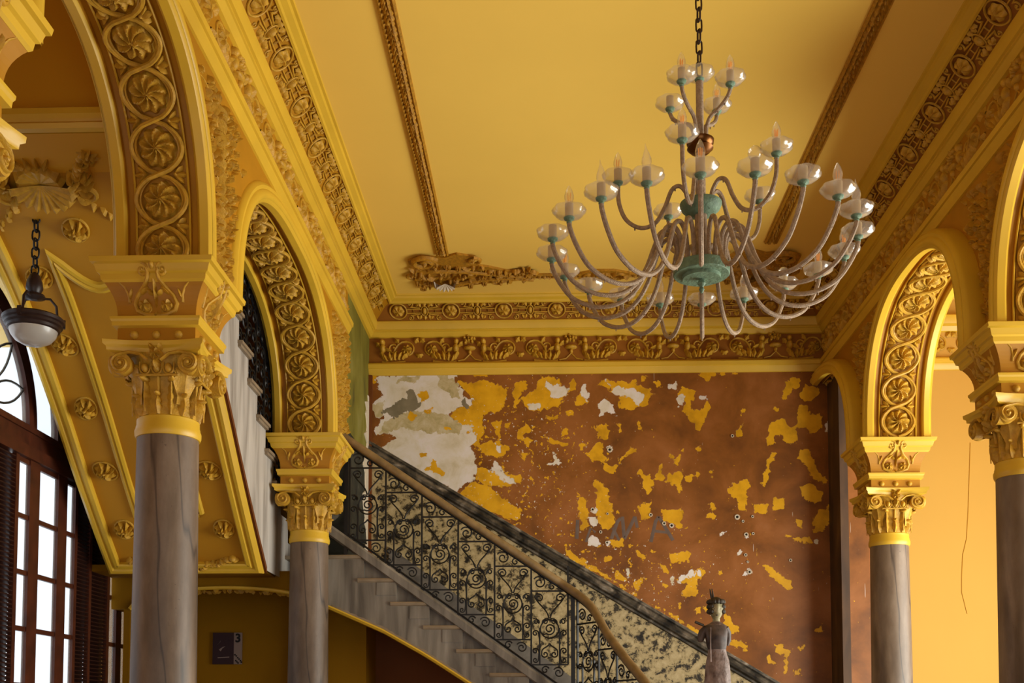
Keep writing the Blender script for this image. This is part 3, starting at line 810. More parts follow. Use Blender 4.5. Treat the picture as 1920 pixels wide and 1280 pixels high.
m.spiral(-0.14, 0, 0.06, 1.2, 1, 0, 0.014, w=0.02); m.spiral(0.14, 0, 0.06, 1.2, -1, pi, 0.014, w=0.02); m.shell(0, -0.02, 0.1, 0.3, pi - 0.3, 7, 0.05)
for k in range(10): m.leaf(rnd.uniform(-0.18, 0.18), rnd.uniform(-0.05, 0.05), rnd.uniform(0, 6.28), 0.08, 0.018, 0.045, 1)
m.mapped(lambda a, b, c: (0.50 + a, SBY - b, ZC - c)); m.build('plaster_cartouche', GOLD, cb)

# ------------------------------------------------------------------ back wall with peeling paint
def pr(X, Y, Z):
    c, s_ = cos(YAW), sin(YAW); x = X * c + Y * s_; y = -X * s_ + Y * c
    c, s_ = cos(PITCH), sin(PITCH); d = y * c + Z * s_; z = -y * s_ + Z * c
    return 960 + F_PX * x / d, CY_PX - F_PX * z / d
def sdf(px, py, poly):
    d = np.full(px.shape, 1e9); inside = np.zeros(px.shape, bool); n = len(poly)
    for i in range(n):
        x1, y1 = poly[i]; x2, y2 = poly[(i + 1) % n]
        ex, ey = x2 - x1, y2 - y1; t = np.clip(((px - x1) * ex + (py - y1) * ey) / (ex * ex + ey * ey + 1e-9), 0, 1)
        d = np.minimum(d, np.hypot(px - x1 - t * ex, py - y1 - t * ey))
        c = ((y1 > py) != (y2 > py)) & (px < (x2 - x1) * (py - y1) / (y2 - y1 + 1e-12) + x1)
        inside ^= c
    return np.where(inside, d, -d)
BX0, BX1, BZ0, BZ1 = XL, 3.2, FL, 3.34
# wall map coordinates are given on the plane of the wall
NX, NZ = 420, 300
gx = np.linspace(BX0, BX1, NX); gz = BZ0 + (BZ1 - BZ0) * np.linspace(0, 1, NZ) ** 0.75
GX, GZ = np.meshgrid(gx, gz)
PX, PY = pr(GX, YB, GZ)
def crop(u0, v0, s_, pts): return [(u0 + a / s_, v0 + b / s_) for a, b in pts]
white = [crop(690, 680, 4.266, [(75, 110), (250, 95), (430, 85), (560, 80), (700, 75), (700, 100), (700, 150), (770, 230), (760, 270), (835, 300), (835, 350), (780, 340), (700, 370), (640, 415), (700, 470), (850, 510), (800, 560), (870, 575), (865, 620), (820, 650), (830, 700), (860, 760), (870, 830), (855, 900), (850, 940), (760, 960), (715, 1040), (560, 960), (360, 840), (95, 710), (150, 640), (240, 600), (150, 560), (50, 580), (60, 520), (140, 420), (70, 440), (30, 350), (60, 290), (120, 270), (75, 200)])]
white += [crop(690, 680, 4.266, p) for p in ([(1425, 140), (1480, 180), (1560, 180), (1605, 210), (1580, 265), (1510, 285), (1470, 270), (1425, 200)], [(1700, 210), (1735, 170), (1760, 240), (1785, 250), (1755, 305), (1710, 260)],
          [(1280, 330), (1380, 320), (1385, 350), (1350, 385), (1300, 360)], [(1420, 790), (1490, 800), (1480, 720), (1540, 800), (1450, 825)], [(1005, 620), (1040, 650), (1070, 690), (1055, 720), (1020, 700)], [(990, 760), (1040, 790), (1060, 860), (1150, 920), (1190, 960), (1180, 980), (1060, 930), (1010, 870), (950, 880), (960, 850), (1010, 840)])]
white += [crop(1120, 680, 4.0, p) for p in ([(55, 120), (120, 170), (200, 195), (280, 195), (350, 240), (355, 290), (310, 320), (240, 250), (140, 245), (100, 180)], [(5, 300), (60, 262), (100, 290), (148, 395), (90, 370), (20, 390)],
          [(540, 160), (590, 145), (615, 215), (535, 200)], [(625, 230), (660, 250), (650, 320), (605, 330), (600, 270)], [(765, 265), (800, 240), (825, 270), (790, 290)], [(1710, 450), (1740, 390), (1750, 440), (1730, 515), (1710, 510)], [(75, 625), (120, 625), (125, 665), (90, 675), (65, 655)])]
white += [crop(1060, 900, 3.368, p) for p in ([(720, 610), (800, 570), (810, 600), (720, 650), (705, 640)], [(820, 570), (860, 565), (855, 610), (825, 600)], [(660, 620), (690, 605), (690, 660), (670, 670)], [(390, 540), (403, 550), (403, 620), (390, 615)],
          [(140, 370), (175, 350), (215, 400), (190, 410), (150, 415), (135, 400)], [(140, 240), (190, 235), (200, 285), (160, 290)], [(970, 330), (1015, 320), (1010, 340), (975, 345)], [(655, 280), (685, 280), (680, 300), (660, 300)], [(1130, 570), (1165, 560), (1185, 590), (1150, 600), (1130, 595)], [(250, 395), (280, 395), (275, 420), (255, 420)], [(1085, 450), (1105, 440), (1100, 468), (1085, 465)], [(1125, 335), (1150, 330), (1155, 360), (1130, 360)], [(155, 175), (190, 170), (195, 200), (160, 195)], [(1570, 380), (1590, 360), (1590, 395), (1575, 395)])]
yellow = [crop(690, 680, 4.266, p) for p in ([(690, 130), (830, 160), (960, 140), (1080, 190), (1120, 220), (1090, 340), (1010, 420), (980, 380), (920, 420), (930, 560), (900, 640), (1050, 620), (1130, 690), (1080, 760), (940, 740), (830, 650), (760, 590), (720, 500), (650, 420), (760, 330), (840, 300), (780, 220)],
          [(840, 90), (940, 90), (950, 110), (850, 120)], [(1180, 160), (1260, 150), (1270, 200), (1220, 260), (1190, 360), (1150, 380), (1170, 290), (1150, 240)], [(1240, 280), (1340, 200), (1380, 110), (1500, 110), (1540, 170), (1610, 220), (1570, 280), (1530, 350), (1400, 380), (1340, 390), (1250, 350)],
          [(1600, 160), (1650, 140), (1665, 210), (1620, 215)], [(1650, 280), (1710, 240), (1770, 300), (1720, 350), (1640, 340)], [(1580, 380), (1645, 370), (1640, 430), (1580, 420)], [(1420, 420), (1510, 430), (1480, 460), (1420, 440)], [(1545, 545), (1600, 530), (1600, 575), (1555, 575)],
          [(1260, 480), (1300, 540), (1240, 580), (1330, 620), (1280, 660), (1200, 600), (1200, 560)], [(1100, 490), (1140, 480), (1140, 530), (1095, 520)], [(1430, 600), (1500, 610), (1600, 650), (1590, 670), (1480, 650)], [(1690, 650), (1750, 645), (1700, 695)], [(1740, 730), (1830, 640), (1876, 640), (1876, 760), (1800, 790)],
          [(1800, 520), (1876, 490), (1876, 600), (1840, 590)], [(870, 840), (1000, 850), (1110, 880), (1220, 900), (1230, 950), (1120, 990), (940, 990), (860, 930)], [(720, 1040), (850, 950), (980, 990), (1080, 1080), (1230, 1180), (1220, 1260), (1100, 1240), (950, 1180), (800, 1100)], [(1000, 480), (1060, 460), (1060, 600), (1030, 580)],
          [(1690, 1060), (1740, 1110), (1770, 1200), (1750, 1280), (1710, 1240)], [(1800, 950), (1876, 980), (1876, 1220), (1830, 1200), (1850, 1060)], [(20, 100), (75, 110), (60, 160), (20, 150)], [(1200, 700), (1290, 720), (1250, 780)], [(700, 350), (760, 360), (760, 450), (700, 470), (655, 430)])]
yellow += [crop(1120, 680, 4.0, p) for p in ([(0, 160), (60, 120), (160, 150), (290, 130), (300, 160), (370, 190), (420, 230), (380, 290), (380, 330), (300, 330), (240, 360), (160, 340), (170, 250), (60, 180)], [(330, 105), (365, 100), (360, 140), (325, 135)], [(415, 135), (470, 140), (480, 185), (450, 190)], [(770, 100), (790, 60), (880, 60), (885, 100), (830, 135)],
          [(900, 60), (965, 65), (940, 95)], [(1000, 70), (1065, 75), (1050, 95)], [(590, 230), (640, 185), (735, 215), (730, 280), (690, 290), (700, 350), (770, 350), (820, 290), (850, 300), (840, 400), (800, 440), (770, 510), (740, 500), (740, 450), (680, 450), (670, 380), (625, 370), (660, 300)], [(0, 470), (60, 460), (95, 520), (80, 570), (20, 570)], [(145, 460), (185, 455), (170, 510)], [(280, 435), (310, 430), (340, 505), (310, 490)],
          [(0, 600), (35, 610), (50, 690), (100, 720), (60, 740), (0, 720)], [(130, 780), (190, 700), (250, 640), (300, 640), (290, 670), (200, 710), (150, 800), (100, 840), (40, 800), (60, 760)], [(300, 830), (315, 780), (345, 810), (330, 835)], [(460, 760), (490, 760), (480, 800), (510, 860), (470, 890), (415, 880), (440, 840)], [(340, 850), (380, 840), (420, 890), (400, 960), (370, 1000), (345, 930)],
          [(530, 700), (560, 690), (590, 730), (620, 650), (640, 650), (625, 740), (600, 780), (560, 720)], [(510, 890), (540, 810), (560, 860), (610, 810), (640, 820), (635, 900), (620, 985), (590, 920)], [(650, 850), (710, 840), (710, 890), (670, 885)], [(735, 815), (780, 840), (750, 870)], [(820, 820), (870, 805), (860, 860)], [(745, 640), (775, 630), (780, 655), (750, 665)],
          [(0, 910), (50, 920), (80, 1000), (120, 1090), (130, 1190), (80, 1260), (30, 1240), (0, 1150)], [(340, 1040), (400, 1050), (400, 1170), (330, 1170), (310, 1110)], [(480, 1110), (630, 1090), (640, 1130), (630, 1240), (590, 1240), (560, 1170), (490, 1190)], [(1055, 880), (1120, 870), (1140, 930), (1110, 1000), (1120, 1060), (1090, 1110), (1055, 1090), (1060, 1000)], [(970, 950), (1010, 920), (1050, 1000), (1010, 1020)],
          [(1060, 470), (1090, 460), (1080, 560), (1040, 555)], [(1075, 355), (1095, 360), (1080, 390)], [(1290, 680), (1335, 680), (1300, 760), (1290, 850), (1250, 960), (1235, 900), (1260, 800)], [(1300, 440), (1400, 420), (1430, 480), (1490, 480), (1500, 580), (1440, 615), (1400, 590), (1390, 530), (1330, 560), (1350, 600), (1260, 640), (1280, 520)], [(1400, 190), (1450, 110), (1520, 120), (1520, 180), (1440, 230), (1430, 280), (1390, 265)],
          [(1510, 230), (1560, 170), (1660, 190), (1670, 240), (1600, 280), (1550, 290)], [(1510, 320), (1580, 310), (1590, 390), (1670, 370), (1680, 480), (1600, 540), (1560, 490), (1490, 480), (1500, 400)], [(1510, 640), (1570, 650), (1640, 720), (1630, 800), (1700, 850), (1720, 900), (1620, 870), (1560, 760), (1510, 720)], [(1510, 930), (1600, 900), (1680, 960), (1680, 1030), (1600, 1050), (1540, 1000)],
          [(1320, 1010), (1400, 1020), (1390, 1100), (1310, 1110)], [(1180, 1060), (1280, 1060), (1270, 1120), (1190, 1110)], [(1620, 1140), (1740, 1070), (1750, 1180), (1700, 1260), (1620, 1280)], [(1490, 1180), (1540, 1180), (1530, 1240), (1490, 1230)], [(820, 1125), (900, 1140), (880, 1165), (820, 1160)], [(840, 1050), (890, 1060), (880, 1100), (845, 1090)], [(1320, 340), (1370, 340), (1360, 370)])]
yellow += [crop(1060, 900, 3.368, p) for p in ([(85, 100), (130, 130), (130, 210), (160, 290), (110, 310), (80, 200)], [(180, 30), (220, 20), (270, 60), (260, 170), (300, 180), (300, 300), (250, 310), (220, 230), (190, 160), (200, 90)], [(490, 0), (555, 0), (545, 60), (500, 50)], [(480, 150), (530, 140), (530, 240), (470, 230)], [(660, 460), (790, 445), (780, 510), (680, 520)], [(600, 190), (740, 190), (735, 300), (700, 300), (620, 240)],
          [(870, 550), (885, 570), (860, 620), (830, 640), (830, 730), (740, 740), (720, 700), (780, 660), (710, 640), (760, 590), (820, 570)], [(590, 530), (620, 530), (655, 580), (630, 585)], [(240, 480), (300, 475), (290, 505), (250, 510)], [(280, 390), (360, 370), (365, 420), (300, 420)], [(450, 440), (510, 480), (500, 500), (460, 480)], [(620, 650), (650, 660), (660, 680), (630, 680)], [(300, 560), (400, 630), (390, 650), (310, 610)],
          [(1250, 530), (1285, 540), (1430, 640), (1440, 690), (1380, 680), (1290, 600)], [(1400, 350), (1550, 360), (1560, 400), (1450, 385)], [(1330, 1040), (1370, 1025), (1385, 1070), (1420, 1080), (1400, 1180), (1380, 1100), (1330, 1090)], [(1265, 1130), (1290, 1105), (1320, 1150), (1280, 1155)], [(1375, 1180), (1415, 1170), (1405, 1225), (1380, 1220)], [(1435, 1195), (1480, 1190), (1480, 1230), (1445, 1235)],
          [(1000, 830), (1040, 860), (1080, 920), (1110, 960), (1050, 970), (1010, 930)], [(1020, 1000), (1100, 1010), (1170, 1060), (1160, 1080), (1060, 1040)], [(710, 790), (725, 770), (735, 800), (720, 815)], [(960, 580), (990, 555), (990, 585), (975, 600)], [(0, 470), (60, 510), (250, 610), (450, 730), (600, 820), (760, 920), (900, 1010), (890, 990), (740, 880), (560, 790), (400, 690), (200, 560), (60, 470), (0, 420)],
          [(430, 650), (500, 610), (490, 660), (450, 690)], [(1190, 150), (1280, 160), (1270, 210), (1200, 200)], [(1050, 10), (1145, 20), (1140, 190), (1095, 190), (1090, 120), (1060, 90)], [(1585, 950), (1620, 915), (1620, 950)], [(1450, 1050), (1510, 1040), (1490, 1080)], [(1190, 400), (1215, 430), (1210, 480)], [(820, 800), (850, 800), (850, 840), (820, 835)], [(870, 790), (900, 790), (895, 840)])]
def union(polys):
    d = np.full(PX.shape, -60.0)
    for p in polys:
        a = np.array(p); x0, y0 = a.min(0) - 14; x1, y1 = a.max(0) + 14
        msk = (PX > x0) & (PX < x1) & (PY > y0) & (PY < y1)
        if msk.any(): d[msk] = np.maximum(d[msk], sdf(PX[msk], PY[msk], p))
    return d
Wd = union(white); Yd = union(yellow)
Gd = union([crop(690, 680, 4.266, [(325, 195), (355, 215), (400, 290), (415, 340), (400, 370), (290, 400), (200, 445), (170, 410), (115, 395), (130, 360), (200, 340), (250, 295), (310, 280)]), crop(690, 680, 4.266, [(770, 290), (815, 370), (790, 375), (735, 310)])])
Bd = union([crop(690, 680, 4.266, p) for p in ([(250, 110), (330, 115), (425, 100), (420, 140), (340, 155), (240, 150)], [(560, 90), (640, 100), (700, 140), (720, 180), (740, 300), (650, 260), (560, 180)], [(130, 480), (250, 400), (420, 380), (640, 420), (760, 500), (720, 560), (560, 570), (380, 540), (250, 520), (150, 560), (90, 560)], [(30, 340), (130, 300), (110, 430), (50, 430)])])
Od = union([crop(690, 680, 4.266, p) for p in ([(395, 245), (470, 220), (485, 270), (430, 300), (400, 280)], [(425, 735), (465, 715), (470, 750), (430, 755)], [(445, 840), (500, 835), (520, 770), (545, 790), (545, 830), (620, 890), (580, 910), (530, 870), (460, 865)], [(310, 430), (350, 400), (400, 420), (350, 470)], [(590, 490), (660, 530), (610, 540)], [(430, 390), (520, 360), (500, 400)])])
ZD = 2.575 - 0.60 * (GX + 1.605)
def sm(d, k): return np.clip(0.5 + d / (2 * k), 0, 1)
att = {'peel_white': sm(Wd, 9), 'peel_yellow': sm(Yd, 9), 'peel_grey': sm(Gd, 9), 'peel_beige': sm(Bd, 9), 'peel_ochre': sm(Od, 9),
       'dado': np.clip(0.5 + (ZD - GZ) / 0.06, 0, 1),
       'scatter': np.clip(np.exp(-((PX - 950) / 170) ** 2 - ((PY - 860) / 150) ** 2) + 0.75 * np.exp(-((PX - 1150) / 260) ** 2 - ((PY - 1090) / 110) ** 2) + 0.25, 0, 1),
       'bright_wall': np.clip(0.5 + (GX - 3.10) / 0.03, 0, 1)}
me = bpy.data.meshes.new('wall_back')
vs = np.stack([GX.ravel(), np.full(GX.size, YB), GZ.ravel()], 1)
idx = np.arange(NX * NZ).reshape(NZ, NX)
fs = np.stack([idx[:-1, :-1].ravel(), idx[:-1, 1:].ravel(), idx[1:, 1:].ravel(), idx[1:, :-1].ravel()], 1)
me.vertices.add(len(vs)); me.vertices.foreach_set('co', vs.ravel())
me.loops.add(fs.size); me.loops.foreach_set('vertex_index', fs.ravel().astype(np.int32))
me.polygons.add(len(fs)); me.polygons.foreach_set('loop_start', np.arange(0, fs.size, 4, dtype=np.int32))
me.update(calc_edges=True)
for k, a in att.items():
    at_ = me.attributes.new(k, 'FLOAT', 'POINT'); at_.data.foreach_set('value', a.ravel().astype(np.float32))
PEEL = bpy.data.materials.new('peeling_paint_wall'); PEEL.use_nodes = True
nt = PEEL.node_tree; bs = nt.nodes['Principled BSDF']; bs.inputs['Roughness'].default_value = 0.42; bs.inputs['Specular IOR Level'].default_value = 0.35
tc = nt.nodes.new('ShaderNodeTexCoord')
def noise(scale, detail=6, dist=0.0, rough=0.6, off=0):
    n = nt.nodes.new('ShaderNodeTexNoise'); n.inputs['Scale'].default_value = scale; n.inputs['Detail'].default_value = detail
    n.inputs['Distortion'].default_value = dist; n.inputs['Roughness'].default_value = rough
    mp = nt.nodes.new('ShaderNodeMapping'); mp.inputs['Location'].default_value = (off, off * 2, off * 3)
    nt.links.new(tc.outputs['Object'], mp.inputs[0]); nt.links.new(mp.outputs[0], n.inputs['Vector']); return n.outputs['Fac']
def math_(op, a, b=None):
    n = nt.nodes.new('ShaderNodeMath'); n.operation = op
    for i, x in enumerate((a, b)):
        if x is None: continue
        if isinstance(x, (int, float)): n.inputs[i].default_value = x
        else: nt.links.new(x, n.inputs[i])
    return n.outputs[0]
def thr(x, lo, hi):
    n = nt.nodes.new('ShaderNodeMapRange'); n.interpolation_type = 'SMOOTHSTEP'
    n.inputs['From Min'].default_value = lo; n.inputs['From Max'].default_value = hi; nt.links.new(x, n.inputs['Value']); return n.outputs[0]
def attr(k):
    n = nt.nodes.new('ShaderNodeAttribute'); n.attribute_name = k; return n.outputs['Fac']
def ramp(x, cols):
    rp = nt.nodes.new('ShaderNodeValToRGB'); el = rp.color_ramp.elements
    while len(el) < len(cols): el.new(0.5)
    for e, (p, c) in zip(el, cols): e.position = p; e.color = (*lin(c), 1)
    nt.links.new(x, rp.inputs['Fac']); return rp.outputs['Color']
def mix(f_, a, b):
    n = nt.nodes.new('ShaderNodeMix'); n.data_type = 'RGBA'; nt.links.new(f_, n.inputs['Factor']); nt.links.new(a, n.inputs['A']); nt.links.new(b, n.inputs['B']); return n.outputs['Result']
n_edge = math_('MULTIPLY', math_('SUBTRACT', noise(14, 8, 0.4, 0.62), 0.5), 1.5)
def mask(k, off=0.5): return thr(math_('ADD', attr(k), n_edge), off - 0.03, off + 0.03)
brown = ramp(noise(2.2, 8, 0.3), [(0.3, (98, 56, 18)), (0.5, (134, 80, 28)), (0.62, (150, 92, 42)), (0.75, (158, 102, 58))])
yel = ramp(noise(5, 5, 0, 0.6, 3), [(0.3, (182, 132, 12)), (0.5, (216, 160, 16)), (0.7, (228, 172, 26))])
whi = ramp(noise(4, 8, 0.5, 0.65, 7), [(0.3, (196, 182, 150)), (0.45, (216, 206, 188)), (0.6, (226, 218, 214)), (0.75, (222, 204, 200))])
gry = ramp(noise(9, 4, 0, 0.6, 5), [(0.3, (112, 104, 84)), (0.7, (136, 126, 104))])
bei = ramp(noise(8, 8, 0.5, 0.7, 9), [(0.3, (150, 138, 84)), (0.5, (190, 174, 132)), (0.7, (210, 198, 170))])
dad = ramp(noise(11, 9, 0.3, 0.72, 2), [(0.36, (14, 12, 9)), (0.44, (58, 50, 36)), (0.5, (168, 150, 108)), (0.62, (186, 168, 128)), (0.75, (202, 186, 154))])
bry = ramp(noise(1.2, 3, 0, 0.5, 4), [(0.3, (196, 152, 72)), (0.7, (206, 162, 78))])
c = brown
sc_ = attr('scatter')
speck = thr(math_('ADD', noise(19, 4, 0.2, 0.6, 11), math_('MULTIPLY', sc_, 0.12)), 0.72, 0.735)
c = mix(speck, c, yel)
my = mask('peel_yellow'); c = mix(my, c, yel)
speck2 = thr(math_('ADD', noise(34, 4, 0.1, 0.6, 21), math_('MULTIPLY', sc_, 0.10)), 0.74, 0.75)
c = mix(speck2, c, whi)
mw = mask('peel_white'); c = mix(mw, c, whi)
c = mix(mask('peel_beige'), c, bei); c = mix(mask('peel_grey'), c, gry); c = mix(mask('peel_ochre'), c, yel)
mpz = nt.nodes.new('ShaderNodeMapping'); mpz.inputs['Scale'].default_value = (40, 40, 3.0); nt.links.new(tc.outputs['Object'], mpz.inputs[0])
nzz = nt.nodes.new('ShaderNodeTexNoise'); nzz.inputs['Scale'].default_value = 1.0; nzz.inputs['Detail'].default_value = 2; nt.links.new(mpz.outputs[0], nzz.inputs['Vector'])
scr = math_('MULTIPLY', thr(nzz.outputs['Fac'], 0.735, 0.75), 0.55)
c = mix(scr, c, whi)
md = thr(attr('dado'), 0.35, 0.65); c = mix(md, c, dad)
c = mix(thr(math_('ADD', attr('bright_wall'), math_('MULTIPLY', n_edge, 0.2)), 0.48, 0.52), c, bry)
nt.links.new(c, bs.inputs['Base Color'])
hgt = math_('ADD', math_('MULTIPLY', my, -0.5), math_('MULTIPLY', mw, -1.0))
bp = nt.nodes.new('ShaderNodeBump'); bp.inputs['Strength'].default_value = 0.5; bp.inputs['Distance'].default_value = 0.006
nt.links.new(hgt, bp.inputs['Height']); nt.links.new(bp.outputs['Normal'], bs.inputs['Normal'])
me.materials.append(PEEL)
wb = bpy.data.objects.new('wall_back', me); COL.objects.link(wb); struct(wb, 'brown back wall with peeling yellow and white paint')
struct(MB().box((3.2, YB, FL), (6.4, YB + 0.2, ZC)).build('wall_gallery_end', YWALL))
MB().box((-3.7, YB + 0.02, FL), (3.2, YB + 0.2, ZC)).build('wall_backing', OCH, wb)
# bullet-like screw holes
hole = MB().lathe([(0.020, 0), (0.017, 0.006), (0.010, 0.004), (0.007, -0.004), (0.0005, -0.006)], 12, caps=False)
hole.add([(0, 0, 0.0015)] + [(0.0085 * cos(a), 0.0085 * sin(a), 0.0046) for a in [2 * pi * k / 10 for k in range(10)]], [(0, k + 1, (k + 1) % 10 + 1) for k in range(10)], 1)
hm = hole.mesh('plaster_hole', [CREAM, BLK])
def onback(x, y):     # a point of the back wall from the picture
    X = (x - 1025.7) / F_PX * YB; Z = 0
    for _ in range(6):
        px, py = pr(X, YB, Z); X += (x - px) / F_PX * YB; Z -= (y - py) / F_PX * YB
    return X, Z
for x, y, s_ in ((1143, 843, 1.3), (1111, 955, 1.0), (1139, 963, 0.6), (1382, 969, 1.3), (1411, 968, 0.7), (1399, 1002, 1.1), (1398, 1040, 0.8), (1402, 1053, 0.6), (1412, 1000, 0.7), (1245, 981, 1.0), (1259, 985, 1.2), (1126, 997, 0.8), (1482, 1050, 0.8), (1373, 817, 0.8), (1138, 1017, 0.9), (1220, 965, 0.9), (1393, 977, 0.7), (1405, 1072, 1.1)):
    X, Z = onback(x, y); inst('plaster_hole', hm, wb, frame((X, YB - 0.003, Z), (s_, 0, 0), (0, 0, s_), (0, -1, 0)))
# faded spray-paint letters
gm = MB()
def gl(pts, t=0.016):
    P = [onback(1060 + a / 3.368, 900 + b / 3.368) for a, b in pts]
    gm.stroke(P, t, t, sides=4, hfac=0.04)
gl([(78, 250), (72, 370)]); gl([(130, 390), (160, 300), (190, 330)], 0.012)
gl([(290, 370), (330, 260), (350, 240)]); gl([(300, 300), (340, 380)], 0.012); gl([(360, 230), (372, 360)]); gl([(372, 370), (440, 230)]); gl([(440, 230), (455, 300)], 0.014)
gl([(540, 390), (570, 260), (590, 230)]); gl([(590, 230), (680, 380)]); gl([(555, 320), (650, 330)], 0.013)
gm.mapped(lambda u, v, w: (u, YB - 0.001 - w, v)); gm.build('graffiti_letters', GRAF, wb)

# dado rail running down with the stairs
def dz(x): return 2.575 - 0.60 * (x + 1.605)
prof = [(0.0, 0.0), (0.03, -0.005), (0.035, -0.03), (0.02, -0.045), (0.045, -0.06), (0.06, -0.085), (0.05, -0.11), (0.02, -0.125), (0.022, -0.145), (0.0, -0.155)]
x0, x1 = XL + 0.01, 2.5
m = MB().grid([[(x, YB - d, dz(x) + z) for d, z in prof] for x in np.linspace(x0, x1, 24)], flip=True)
struct(m.build('trim_16', DADOR), 'blackened dado rail sloping down with the stairs')
# stair skirt board against the back wall
sk = [(-1.449, 1.42), (-1.449, 1.60), (2.5, 1.60 - 0.7176 * 3.949), (2.5, 1.42 - 0.7176 * 3.949)]
m = MB().add([(x, YB - 0.03, z) for x, z in sk] + [(x, YB, z) for x, z in sk], [(0, 3, 2, 1), (1, 2, 6, 5)])
struct(m.build('baseboard_back', SKIRT, smooth=False))

# left wall piece beyond the arcade: mossy plaster
struct(MB().box((XL - 0.3, 8.905, 2.42), (XL, YB, ZC)).build('wall_corner_left', GRNW), 'mossy green plaster strip at the back left corner')
MB().box((XL - 0.3, 8.95, 1.33), (XL - 0.004, YB, 2.43)).build('wall_corner_lower', BLKW); bpy.data.objects['wall_corner_lower']['kind'] = 'structure'
rnd = random.Random(4)
def ragged(pts_l, pts_r, X, th, mat, name, parent=None):
    m = MB(); rows = []
    for (y0_, z0_), (y1_, z1_) in zip(pts_l, pts_r): rows.append([(X, y0_, z0_), (X + th, y0_ + 0.01, z0_), (X + th, y1_, z1_)])
    m.grid(rows, flip=False)
    return m.build(name, mat, parent, smooth=False)
zs_ = np.linspace(1.34, 3.0, 34)
L_ = [(9.80 + 0.10 * rnd.uniform(-1, 1) - 0.10 * (z < 2.4) * 0 + 0.06 * sin(z * 5), z) for z in zs_]
ragged(L_, [(YB, z) for z in zs_], XL, 0.008, CREAM, 'bare_plaster_patch', bpy.data.objects['wall_corner_left'])
struct(MB().box((XL + 0.0, YB - 0.03, 1.4), (XL + 0.035, YB, 3.205)).build('trim_17', BRN))

# ------------------------------------------------------------------ respond pilaster and right gallery
struct(MB().box((2.575, 9.62, FL), (2.645, YB, ZS + 0.93)).build('wall_respond', streaks('streaked_brown_respond', [(0.3, (50, 32, 18)), (0.55, (78, 52, 28)), (0.7, (98, 70, 36)), (0.74, (160, 120, 50))], 5, 0.7, (1, 1, 0.35), 0.2)))  # dark brown respond with upright streaks and ochre flecks
struct(MB().box((6.2, -3, FL), (6.4, 11, ZC)).build('wall_gallery_outer', YWALL))
cr = MB(); cpts = [onback(a, b) for a, b in ((1819, 830), (1817, 900), (1815, 960), (1812, 1010), (1805, 1040), (1803, 1080), (1803, 1110), (1808, 1130), (1813, 1150))]
cr.tube([(x, YB - 0.002, z) for x, z in cpts], 0.0028, 5); cr.build('hanging_wire', OCH, wb)

# ------------------------------------------------------------------ flight A (along the back wall)
RISE, RUN, YA = 0.188, 0.262, 8.62
LX, LZ = -1.449, 1.314          # landing nosing
st = empty('staircase', (0, 0, 0)); tag(st, 'marble staircase rising leftward along the peeling back wall', 'staircase', kind='thing')
NST = 15
def soff(x):                     # underside curve of the flight
    return float(np.interp(x, [-1.8, -1.728, -1.291, -0.951, -0.591, -0.2, 0.2, 0.6, 1.0, 1.3], [0.945, 0.918, 0.725, 0.533, 0.301, 0.03, -0.30, -0.70, -1.2, -1.6]))
m = MB()
# string face: polygons column by column
def steptop(k): return LZ - RISE * k
edges = [-1.76, LX] + [LX + RUN * (k + 1) for k in range(NST - 1)]
for k in range(len(edges) - 1):
    a, b = edges[k], edges[k + 1]; top = steptop(k) - 0.02
    n = 4
    for j in range(n):
        xa, xb = a + (b - a) * j / n, a + (b - a) * (j + 1) / n
        za, zb = soff(xa), soff(xb)
        if xb > 1.3: za = zb = FL
        if top - max(za, zb) < 0.01: za = min(za, top - 0.02); zb = min(zb, top - 0.02)
        m.add([(xa, YA, za), (xb, YA, zb), (xb, YA, top), (xa, YA, top)], [(0, 1, 2, 3)])
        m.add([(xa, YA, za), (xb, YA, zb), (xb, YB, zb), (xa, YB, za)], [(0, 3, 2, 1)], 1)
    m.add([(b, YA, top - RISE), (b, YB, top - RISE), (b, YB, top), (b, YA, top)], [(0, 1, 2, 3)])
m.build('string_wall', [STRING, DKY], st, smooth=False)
tp = [(0.0, 0.0), (0.012, 0.004), (0.018, -0.008), (0.012, -0.022), (0.002, -0.026)]
for k in range(NST):
    x1_ = LX + RUN * k; x0_ = -2.0 if k == 0 else x1_ - RUN; z = steptop(k)
    q = MB()
    x0n = x1_ - RUN - 0.05 if k else -1.76
    q.box((x0n if k else -3.2, YA, z - 0.026), (x1_ + 0.02, YB, z))
    rows = [[(x0n, YA - d, z + e) for d, e in [(0, 0)] + tp[1:] + [(0, -0.03)]], [(x1_ + 0.025, YA - d, z + e) for d, e in [(0, 0)] + tp[1:] + [(0, -0.03)]]]
    q.grid(rows, flip=True)
    q.add(rows[0], [tuple(range(6))]); q.add(rows[1], [tuple(reversed(range(6)))])
    q.build('tread', TREAD, st)
    if k: MB().box((x1_ - 0.16, YA - 0.006, z - 0.13), (x1_ - 0.005, YA, z - 0.03)).build('string_block', STRING, st)
# inclined curb carrying the iron balustrade
def curb_z(x): return LZ + 0.10 - 0.7176 * (x - LX) if x > LX - 0.33 else LZ + 0.10 + 0.7176 * 0.33
m = MB(); sec = [(0.0, -0.10), (-0.022, -0.085), (-0.026, -0.02), (-0.012, 0.0), (0.07, 0.0), (0.07, -0.10)]
xs = np.linspace(-1.75, 2.1, 30)
m.grid([[(x, YA + a, LZ + 0.055 - 0.7176 * (x - LX) + b) for a, b in sec] for x in xs]); m.build('sloping_curb', STRING, st)
m = MB().grid([[(x, YA + 0.03, LZ - 0.03 - 0.7176 * (x - LX)), (x, YA + 0.03, max(LZ - 0.36 - 0.7176 * (x - LX), soff(x) + 0.01 if x < 1.2 else FL))] for x in np.linspace(-1.449, 2.1, 30)]); m.build('string_infill', STRING, st)
